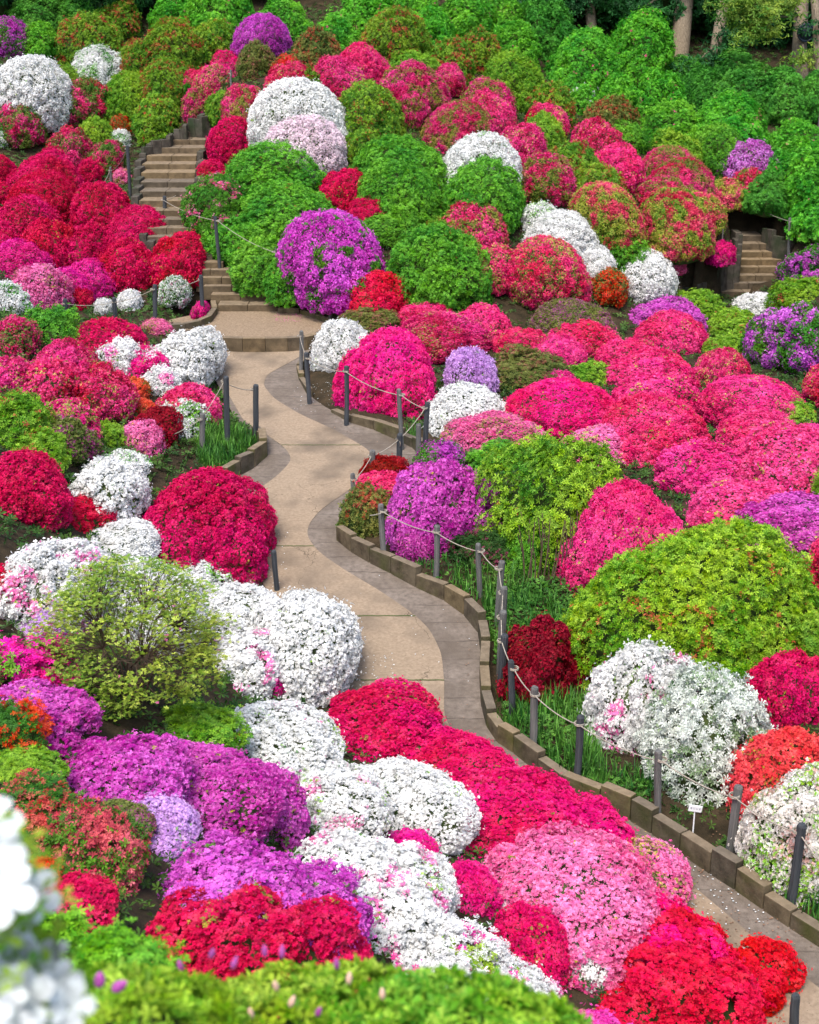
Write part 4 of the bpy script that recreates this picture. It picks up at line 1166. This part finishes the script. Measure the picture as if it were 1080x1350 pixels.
# ------------------------------------------------------------------ foreground plants near the lens
def leaf_mat(name, a, b, trans=.35, v=.35):
    m = crown_mat(name, a, b, a, b, 0.0, .5, 3, trans=trans); return m
M_hedge = leaf_mat('bright hedge leaf', (.08, .30, .012), (.44, .62, .06), .4)
M_fwhite = leaf_mat('foreground white petal', (.55, .60, .60), (.78, .81, .81), .2)
M_bud = surf_mat('purple flower bud', (.22, .02, .20), (.48, .14, .38), 30, 2, .6, .2, 0)
M_budp = surf_mat('cream pink bud', (.60, .36, .26), (.75, .50, .40), 30, 2, .6, .2, 0)
rng = np.random.default_rng(5)
def bud_mesh(name, m, L_=.03, R_=.0062):
    mb = MB(); mb.tube([(0, 0, 0), (0, 0, L_ * .25), (.001, 0, L_ * .55), (.002, .001, L_ * .85), (.003, .001, L_)], [.3 * R_, R_, R_ * 1.05, R_ * .6, R_ * .08], 8)
    return mb.mesh(name, m, True)
def near_bush(label, px, py, D, R, H, fs, n, m, seed, name='leafy_shrub', cat='shrub', width=.24, sx=1.0):
    rg = np.random.default_rng(seed)
    th = PITCH + math.atan((py - 675) / FPX); off = math.hypot(H * math.cos(th), R * math.sin(th)) * FPX / D * .97
    top = at_d(px, py + off, D); cz = top[2]; top = top - np.array([0, R * .35, 0])
    g = float(ground(top[0], top[1] + R * .35))
    root = link(name, None, label=label, cat=cat, group='azaleas and shrubs planted in mounds over the slope', loc=(top[0], top[1] + R * .35, g))
    P, nb, b, who = dome_points(n, 1.0, rg, zmin=-.4, lump=.12, clump=.24, cdepth=.12)
    P = P * np.array([R * sx, R, H]); nb = nb / np.array([R * sx, R, H]); nb /= np.linalg.norm(nb, axis=1, keepdims=True)
    V, F_, r, rb = stars(P, nb, fs, rg, 5, width, .5, .55)
    c = link('crown', mesh_np('crown', V, F_, [m], {'rnd': r, 'rnd_b': rb}), root); c.location = (0, 0, cz - g)
    co = link('branchwork', core_mesh('branchwork', 1.0, rg, k=.72), root); co.location = (0, 0, cz - g); co.scale = (R * sx, R, H)
    mb = MB()
    for i in range(7):
        a = i * .9; mb.tube([(.03 * math.cos(a), .03 * math.sin(a), -.1), (.3 * R * math.cos(a), .3 * R * math.sin(a), (cz - g) * .6), (.55 * R * math.cos(a), .55 * R * math.sin(a), cz - g + .1)], [.012, .009, .006], 6)
    link('stems', mb.mesh('stems', M_twig), root)
    return root, top, cz, g
for (lb, px, py, D, R, H, n, sx, seed) in [
        ('blurred bright green hedge with purple buds across the bottom edge', 400, 1266, 3.0, .44, .30, 5200, 1.22, 3),
        ('blurred bright green bush at the bottom edge right of the purple budded one', 600, 1300, 2.9, .26, .2, 2200, 1.1, 4),
        ('blurred green bush at the bottom edge beside the near white flowers', 175, 1318, 2.7, .24, .2, 2000, 1.1, 8)]:
    root, top, cz, g = near_bush(lb, px, py, D, R, H, .026, n, M_hedge, seed, sx=sx)
    if seed == 3:
        for (bx, by, kind) in [(278, 1258, 0), (350, 1256, 0), (372, 1258, 0), (240, 1276, 0), (306, 1272, 0), (445, 1272, 0), (382, 1322, 1), (418, 1334, 0), (460, 1292, 1), (333, 1337, 1), (505, 1312, 1), (366, 1300, 1)]:
            p = at_d(bx, by + 6, 2.86)
            o = link('bud', bud_mesh('bud', M_bud if kind == 0 else M_budp), root)
            o.location = (p[0] - root.location[0], p[1] - root.location[1], p[2] - root.location[2]); o.rotation_euler = (rng.uniform(-.3, .3), rng.uniform(-.3, .3), 0)
    if seed == 8:
        for (bx, by) in [(102, 1305), (132, 1298), (148, 1302)]:
            p = at_d(bx, by + 4, 2.5)
            o = link('bud', bud_mesh('bud', M_bud, .034, .010), root)
            o.location = (p[0] - root.location[0], p[1] - root.location[1], p[2] - root.location[2]); o.rotation_euler = (0, .9 if bx > 140 else -.9 if bx < 110 else 0, 0)
# large white blossoms close to the lens at the lower left
def blossoms(P, Nn, size, rg):
    n = len(P); V = []; Fq = []
    Nn = Nn / np.linalg.norm(Nn, axis=1, keepdims=True)
    for i in range(n):
        nn = Nn[i]; a = np.cross(nn, [.2, .3, 1]); a /= np.linalg.norm(a); b = np.cross(nn, a); s = size * rg.uniform(.8, 1.15); ph = rg.uniform(0, 6.28)
        for k in range(5):
            t = ph + k * 1.2566; d = a * math.cos(t) + b * math.sin(t); q = np.cross(nn, d)
            rows = [(.08, .06, -.35), (.38, .24, -.02), (.70, .38, .14), (.92, .26, .12), (1.03, .04, .05)]
            base = len(V)
            for (u, w_, z) in rows:
                for e in (-1, 0, 1): V.append(P[i] + s * (d * u + q * w_ * e + nn * (z + (.07 if e else 0))))
            for r_ in range(4):
                for e in range(2):
                    j = base + r_ * 3 + e; Fq.append((j, j + 1, j + 4, j + 3))
    return np.array(V), np.array(Fq)
spots = []
for (x0, x1, y0, y1, D, n) in [(-70, 8, 1085, 1190, 1.55, 12), (-60, 22, 1130, 1215, 1.7, 9), (-80, 6, 1190, 1290, 1.6, 10), (5, 75, 1255, 1300, 1.7, 9), (-30, 100, 1295, 1380, 1.6, 20), (-90, 20, 1300, 1400, 1.5, 10), (38, 60, 1180, 1195, 1.75, 1)]:
    for i in range(n): spots.append(at_d(rng.uniform(x0, x1), rng.uniform(y0, y1), D + rng.uniform(-.07, .07)))
spots = np.array(spots); base = np.array([spots[:, 0].mean() - .12, spots[:, 1].mean() + .05, 0]); base[2] = float(ground(base[0], base[1]))
root = link('azalea_bush', None, label='blurred large white blossoms close to the lens at the lower left corner', cat='azalea', group='azaleas and shrubs planted in mounds over the slope', loc=base)
nn = np.c_[rng.normal(.2, .4, len(spots)), rng.normal(-.8, .3, len(spots)), rng.normal(.6, .4, len(spots))]
V, Fq = blossoms(spots - base, nn, .034, rng)
nf = len(Fq)
link('blossom_clusters', mesh_np('blossom_clusters', V, Fq, [M_fwhite], {'rnd': np.repeat(rng.random(len(spots)), 40), 'rnd_b': np.repeat(rng.random(len(spots)), 40)}, True), root)
mid = spots.mean(0)
LP_ = spots[rng.integers(0, len(spots), 500)] + rng.normal(0, .035, (500, 3)) + np.array([-.03, .03, -.04])
V, F_, r, rb = stars(LP_ - base, np.tile([[0, -.3, 1.]], (500, 1)), .022, rng, 4, .25, .4, .6)
link('leaves', mesh_np('leaves', V, F_, [M_hedge], {'rnd': r, 'rnd_b': rb}), root)
mb = MB()
for i in range(0, len(spots), 3):
    q = spots[i] - base; mb.tube([(0.01 * (i % 5), 0, -.1), (q[0] * .4, q[1] * .4, q[2] * .5), tuple(q - np.array([0, 0, .02]))], [.012, .006, .003], 5)
link('stems', mb.mesh('stems', M_twig), root)

# ------------------------------------------------------------------ the sparse twiggy bush on the left bank
rg = np.random.default_rng(21)
pb, D = hit(178, 925)
R = 128 * D / FPX; Hh = 1.9 * R
top = at_d(175, 722, D); Hh = top[2] - pb[2]
root = link('azalea_bush', None, label='sparse twiggy yellow green bush with bare branches in front of white azaleas', cat='azalea', group='azaleas and shrubs planted in mounds over the slope', loc=pb)
pads = []
for i in range(460):
    a = rg.uniform(0, 6.28); z = rg.uniform(.12, 1.0); q = math.sqrt(max(0, 1 - ((z - .42) / .60) ** 2)); rr_ = rg.uniform(.45, 1.0) ** .6
    pads.append((R * q * rr_ * math.cos(a), R * q * rr_ * math.sin(a), Hh * (.05 + z * (.95 if rr_ > .7 else .85))))
pads = np.array(pads)
LPp = np.repeat(pads, 17, 0) + np.c_[rg.normal(0, .055, (460 * 17, 2)), rg.normal(0, .014, 460 * 17)]
V, F_, r, rb = stars(LPp, np.tile([[0, 0, 1.]], (len(LPp), 1)), .020, rg, 5, .30, .35, .35)
M_sparse = crown_mat('sparse bush leaf', cLP, cLP2, (.10, .23, .02), (.42, .53, .08), .04, .5, 3)
link('crown', mesh_np('crown', V, F_, [M_sparse], {'rnd': r, 'rnd_b': rb}), root)
mb = MB(); mains = []
for i in range(16):
    a = i * 2.4; rr_ = R * rg.uniform(.25, .6); e = np.array([rr_ * math.cos(a), rr_ * math.sin(a), Hh * rg.uniform(.35, .6)])
    m1 = np.array([.3 * e[0], .3 * e[1], e[2] * .5]) + rg.normal(0, .03, 3)
    mb.tube([(.04 * math.cos(a), .04 * math.sin(a), -.1), m1, e], [.013, .009, .006], 6); mains.append(e); mains.append(m1)
mains = np.array(mains)
for p in pads:
    j = np.argmin(((mains - p) ** 2 * [1, 1, 1.5]).sum(1) + (mains[:, 2] > p[2]) * .5); s = mains[j]
    mb.tube([s, (s + p) / 2 + rg.normal(0, .02, 3), p - [0, 0, .01]], [.0045, .0035, .002], 4, False)
link('branches', mb.mesh('branches', M_twig), root)

# ------------------------------------------------------------------ trees at the head of the slope
M_tleafd = leaf_mat('dark evergreen leaf', (.008, .045, .012), (.03, .15, .035), .2)
M_tleafg = leaf_mat('tree leaf', (.05, .17, .02), (.26, .38, .05), .35)
def leaf_clump(cents, rad, per, size, rg, flat=.55, droop=.6):
    P = np.repeat(np.array(cents), per, 0); P = P + rg.normal(0, 1, P.shape) * np.array([rad, rad, rad * flat])
    nn = np.tile([[0, -.35, 1.]], (len(P), 1))
    return stars(P, nn, size, rg, 4, .22, -droop, .5)
def tree(label, base, pts, rads, limbs, cents, rad, per, size, mat, name='broadleaf_tree', group='trees above the slope'):
    rg = np.random.default_rng(int(abs(base[0]) * 31 + base[1]) + 3)
    root = link(name, None, label=label, cat='tree', group=group, loc=base)
    b = np.array(base, float)
    mb = MB(); mb.tube([np.array(p) - b for p in pts], rads, 14, True, .04)
    for (s, e, r0) in limbs:
        s = np.array(s) - b; e = np.array(e) - b
        mb.tube([s, (s + e) / 2 + [0, 0, .15], e], [r0, r0 * .7, r0 * .35], 8)
    link('trunk', mb.mesh('trunk', M_bark, True), root)
    V, F_, r, rb = leaf_clump(np.array(cents) - b, rad, per, size, rg)
    link('crown', mesh_np('crown', V, F_, [mat], {'rnd': r, 'rnd_b': rb}), root)
def tree_px(label, px, py, px0, w, mat, cl, seed, up=7.5, far=0.0, name='broadleaf_tree'):
    """trunk from its foot pixel to where it leaves the frame at column px0, then on up"""
    rg = np.random.default_rng(seed)
    b, D = hit(px, py)
    t = at_d(px0, -5, D)
    d = (t - b) / max(.5, t[2] - b[2])
    H = up
    pts = [b - d * .3] + [b + d * h + np.array([.04 * math.sin(h * 1.7 + seed), 0, 0]) for h in np.linspace(0, H, 8)]
    r0 = w * D / FPX / 2
    rads = [r0 * 1.35, r0 * 1.15] + [r0 * (1 - .07 * i) for i in range(7)]
    tp = pts[-1]; cents = []; limbs = []
    for i in range(7):
        a = i * .9 + seed; e = tp + np.array([2.2 * math.cos(a), 1.6 * math.sin(a), rg.uniform(-.8, 1.5)]); s = b + d * (H * rg.uniform(.6, .95)); limbs.append((s, e, r0 * .4))
        for k in range(16): cents.append(s + (e - s) * rg.uniform(.5, 1.15) + rg.normal(0, .5, 3))
    for (cx, cy, dd, n, sp) in cl:
        p = at_d(cx, cy, D + dd)
        s = b + d * min(H * .6, max(.5, (p[2] - b[2]) + .4)); limbs.append((s, p, r0 * .22))
        for k in range(n): cents.append(p + rg.normal(0, 1, 3) * np.array([sp, sp * .7, sp * .6]))
    tree(label, b, pts, rads, limbs, cents, .20, 16, .13, mat, name)
tree_px('pale brown tree trunk leaning right, leftmost of the big trunks at the upper right', 893, 80, 904, 24, M_tleafd, [(850, 8, -.5, 10, .35), (925, -6, .3, 10, .4)], 1)
tree_px('thinner curved trunk second from the left at the upper right', 938, 108, 956, 15, M_tleafd, [(960, 52, -.6, 7, .28), (945, 70, -.6, 5, .2), (918, 85, -.4, 6, .3)], 2)
tree_px('thick reddish trunk behind the hanging yellow green branch', 1056, 112, 1056, 19, M_tleafg, [(985, 12, -1.6, 22, .42), (1000, 40, -1.6, 14, .3), (1030, 5, -1.4, 14, .35), (960, 2, -1.5, 12, .35), (1060, 78, -1.0, 5, .2)], 3)
tree_px('slim trunk at the right edge beside the round dark fixture', 1084, 112, 1072, 12, M_tleafd, [(1075, 30, -.4, 4, .2)], 4)
tree_px('dark slim trunk left of the others above the bluish shrubs', 783, 52, 775, 13, M_tleafd, [(760, 2, -.4, 12, .4), (800, -4, -.4, 10, .4), (730, 5, -.2, 12, .5)], 5)
# evergreens standing close together behind, one mesh shared
rg = np.random.default_rng(77)
P, nb, bb, who = dome_points(9500, 3.0, rg, zmin=-.75, lump=.22, clump=.8, cdepth=.5)
P = P - nb * (rg.random((len(P), 1)) ** 2 * .7)
V, F_, r, rb = stars(P, nb, .13, rg, 4, .26, -.2, .6)
ev = mesh_np('evergreen_crown', V, F_, [M_tleafd], {'rnd': r, 'rnd_b': rb}); evc = core_mesh('branchwork', 3.0, rg, -.9, .72)
mb = MB(); mb.tube([(0, 0, -.4), (.05, 0, 1.5), (0, .1, 3.5), (.1, 0, 6)], [.3, .22, .17, .1], 10); evt = mb.mesh('evergreen_trunk', M_bark, True)
wh = ['at the far left of the top edge', 'second from the left along the top edge', 'third from the left behind the top row of bushes', 'behind the topmost olive mounds', 'in the middle of the top edge', 'right of the middle of the top edge', 'behind the slim dark trunk', 'behind the first pale trunk', 'filling the dark gap between the trunks', 'behind the thick reddish trunk', 'at the far right of the top edge']
for i in range(11):
    x, y = [(-17, 47), (-13.6, 49), (-10.2, 50.5), (-6, 51.5), (-1.5, 51.5), (2.6, 51), (6.2, 49.8), (8.6, 49.4), (11.0, 49.2), (13.8, 48.6), (17.2, 47.5)][i]; g = float(ground(x, y))
    root = link('evergreen_tree', None, label='dark dense evergreen tree ' + wh[i], cat='tree', group='trees above the slope', loc=(x, y, g))
    s = rg.uniform(.9, 1.15)
    for nme, me, zc in (('crown', ev, 1.7), ('branchwork', evc, 1.7), ('trunk', evt, 0)):
        o = link(nme, me, root); o.location = (0, 0, zc * s); o.scale = (s, s, s * (1.25 if zc else 1)); o.rotation_euler = (0, 0, i * 1.1)
# the round dark fixture on the trunk
b, D = hit(1056, 112)
p = at_d(1063, 43, D - .45)
root = link('lamp_fixture', None, label='round dark blue fixture fixed to a trunk at the upper right', cat='fixture', loc=p)
mb = MB(); n = 28; R_ = 10.5 * D / FPX
ring = [(R_ * math.cos(2 * math.pi * k / n), 0, R_ * math.sin(2 * math.pi * k / n)) for k in range(n + 1)]
mb.tube(ring, .035, 8, False); link('rim', mb.mesh('rim', M_lamp, True), root)
mb = MB(); mb.tube([(0, -.02, 0), (0, .03, 0), (0, .12, 0), (0, .16, 0)], [R_ * .95, R_ * .97, R_ * .6, R_ * .2], 24); link('shell', mb.mesh('shell', M_lamp, True), root)
mb = MB(); mb.tube([(0, .14, 0), (-.05, .30, -.05), (-.10, .46, -.1)], .025, 8); link('bracket', mb.mesh('bracket', M_lamp, True), root)
# a plain pole at the right edge
b, D = hit(1078, 196); t = at_d(1078, 140, D)
mb = MB(); mb.tube([(0, 0, -.3), (0, 0, 1.2), (0, 0, float(t[2] - b[2]))], [.05, .05, .045], 10)
link('wooden_pole', mb.mesh('wooden_pole', M_post_g), label='pale slim pole standing in the bluish shrubs at the right edge', cat='pole', loc=b)

# ------------------------------------------------------------------ grass, bare stems, fallen petals
M_grass = leaf_mat('iris and grass blade', (.015, .085, .015), (.13, .34, .05), .3)
def grass(name, label, boxes, blade=(.14, .34), seed=1, dens=1.0):
    rg = np.random.default_rng(seed); V = []; F_ = []; at1 = []; at2 = []
    for (px0, px1, py0, py1, n, hk) in boxes:
        k = 0
        for i in range(int(n * dens)):
            px, py = rg.uniform(px0, px1), rg.uniform(py0, py1)
            p = on_path(px, py, .1)
            if p[0] < float(xr(p[1])) + .14 and p[0] > float(xl(p[1])) - .12: continue
            p[2] = float(ground(p[0], p[1]))
            for j in range(4):
                q = p + np.array([rg.normal(0, .03), rg.normal(0, .03), -.02]); h = rg.uniform(*blade) * hk; a = rg.uniform(0, 6.28); ln = rg.uniform(.05, .5) * h; wd = rg.uniform(.005, .010)
                dx, dy = math.cos(a), math.sin(a); b0 = len(V)
                for (u, hh, ww) in ((0, 0, 1), (.35, .6, .9), (1, 1, .1)):
                    V.append(q + [dx * ln * u - dy * wd * ww, dy * ln * u + dx * wd * ww, h * hh]); V.append(q + [dx * ln * u + dy * wd * ww, dy * ln * u - dx * wd * ww, h * hh])
                F_ += [(b0, b0 + 1, b0 + 3, b0 + 2), (b0 + 2, b0 + 3, b0 + 5, b0 + 4)]
                r1, r2 = rg.random(2); at1 += [r1, r1]; at2 += [r2, r2]
    return link(name, mesh_np(name, V, F_, [M_grass], {'rnd': at1, 'rnd_b': at2}), label=label, cat='grass', kind='stuff')
grass('grass', 'iris blades and low green grass in the bed behind the right kerb', [(600, 700, 745, 800, 500, .8), (640, 775, 790, 850, 500, .8), (655, 760, 850, 960, 500, .9), (670, 780, 925, 1010, 560, 1.0), (715, 800, 985, 1050, 420, 1.), (780, 870, 1020, 1090, 500, .7), (1020, 1085, 1170, 1235, 260, 1.1), (500, 650, 735, 785, 300, .6)], dens=.22)
grass('grass', 'short grass in the small bed left of the path', [(262, 350, 570, 622, 700, .75)], seed=2)
grass('grass', 'bright iris blades behind the two posts at the upper bend', [(500, 552, 560, 604, 260, .9)], seed=3)
M_cover = leaf_mat('ground cover leaf', (.03, .13, .02), (.14, .34, .05), .3)
rg = np.random.default_rng(9); P = []
for (px0, px1, py0, py1, n) in [(640, 780, 770, 860, 2600), (660, 790, 920, 1050, 2000), (780, 860, 1030, 1090, 500), (262, 350, 568, 620, 500), (500, 640, 735, 780, 300)]:
    for i in range(n):
        p = on_path(rg.uniform(px0, px1), rg.uniform(py0, py1), .1)
        if p[0] < float(xr(p[1])) + .16 and p[0] > float(xl(p[1])) - .12: continue
        p[2] = float(ground(p[0], p[1])) + rg.uniform(.01, .09); P.append(p)
P = np.array(P); V, F_, r, rb = stars(P, np.tile([[0, 0, 1.]], (len(P), 1)), .028, rg, 5, .3, .2, .4)
link('ground_cover', mesh_np('ground_cover', V, F_, [M_cover], {'rnd': r, 'rnd_b': rb}), label='low leafy ground cover between grass and shrubs right of the path', cat='ground cover', kind='stuff')
def petals(label, boxes, m, seed, onpath=True, z=None):
    rg = np.random.default_rng(seed); V = []
    for (px0, px1, py0, py1, n) in boxes:
        for i in range(n):
            px, py = rg.uniform(px0, px1), rg.uniform(py0, py1)
            p = on_path(px, py, .012) if z is None else at_z(px, py, z)
            if z is None:
                p[2] = float(zpath(p[1])) + .013 if float(xl(p[1])) < p[0] < float(xr(p[1])) else float(ground(p[0], p[1])) + .02
            s = rg.uniform(.006, .011); a = rg.uniform(0, 6.28); c_, s_ = math.cos(a) * s, math.sin(a) * s
            V += [p + [c_, s_, rg.uniform(0, .008)], p + [-s_, c_, 0.002], p + [-c_, -s_, rg.uniform(0, .008)], p + [s_ * .8, -c_ * .8, 0.002]]
    n = len(V) // 4
    link('fallen_petals', mesh_np('fallen_petals', V, np.arange(4 * n).reshape(-1, 4), [m], {'rnd': rg.random(n), 'rnd_b': rg.random(n)}), label=label, cat='petals', kind='stuff')
M_petm = leaf_mat('fallen magenta petal', (.45, .01, .22), (.75, .08, .45), .1)
petals('white petals fallen on the dark gutter and path edge', [(388, 440, 500, 545, 60), (900, 1000, 1135, 1205, 60), (640, 720, 985, 1040, 15), (460, 640, 735, 960, 25), (880, 1010, 1150, 1260, 30), (470, 520, 860, 935, 60), (352, 380, 700, 790, 30)], M_fwhite, 3)
petals('magenta petals fallen on the right side of the landing', [(362, 398, 412, 424, 150)], M_petm, 4, z=ldz - .004)
M_litter = leaf_mat('dead leaf litter', (.10, .05, .03), (.34, .20, .12), .1)
petals('brown leaf litter under the azaleas right of the path', [(925, 965, 1118, 1150, 160), (600, 900, 740, 1100, 500), (880, 1080, 1110, 1250, 260), (380, 620, 500, 620, 240)], M_litter, 6)
# bare stems under the tall loose shrub
p0, D = hit(722, 765)
mb = MB(); rg = np.random.default_rng(4)
for i in range(34):
    x, y = rg.uniform(-.34, .40), rg.uniform(-.14, .25); e = (x + rg.normal(0, .07), y + rg.normal(0, .05), rg.uniform(.45, .9))
    mb.tube([(x, y, -.1), ((x + e[0]) / 2 + .02, (y + e[1]) / 2, e[2] / 2), e], [.012, .009, .006], 5)
link('bare_stems', mb.mesh('bare_stems', M_twig), label='thicket of thin bare stems below the tall loose yellow green shrub', cat='stems', loc=p0, kind=None)

# low dark leaves filling the ground between the mounds
M_under = leaf_mat('low dark leaf', (.018, .055, .012), (.07, .15, .025), .2)
rg = np.random.default_rng(31); P = []
x = rg.uniform(-13, 12, 90000); y = rg.uniform(3.5, 49, 90000)
y0_, y1_ = YP0, at_z(330, 405, 1.7)[1] + .1
keep = ~((y > y0_) & (y < y1_) & (x > np.where(y < YP1, xl(y) - .1, -4.2)) & (x < np.where(y < YP1, xr(y) + np.where(y < 12.5, .2, .75), -1.6)))
for ST in (ST_A, ST_B):
    for i in range(len(ST)):
        (p, q) = ST[i]; yn = ST[i + 1][0][1] if i + 1 < len(ST) else p[1] + .8
        keep &= ~((y > p[1] - .15) & (y < yn + .05) & (x > p[0] - .25) & (x < q[0] + .25))
x, y = x[keep], y[keep]; z = ground(x, y) + rg.uniform(.0, .16, len(x)) ** 1.3
P = np.stack([x, y, z], 1); P = P[(rg.random(len(P)) < .5) | (P[:, 1] < 24)]
V, F_, r, rb = stars(P, np.tile([[0, -.2, 1.]], (len(P), 1)), np.interp(P[:, 1], [6, 22], [.040, .080]), rg, 5, .22, .45, .5)
link('undergrowth', mesh_np('undergrowth', V, F_, [M_under], {'rnd': r, 'rnd_b': rb}), label='low dark undergrowth covering the soil between the mounds', cat='undergrowth', kind='stuff')
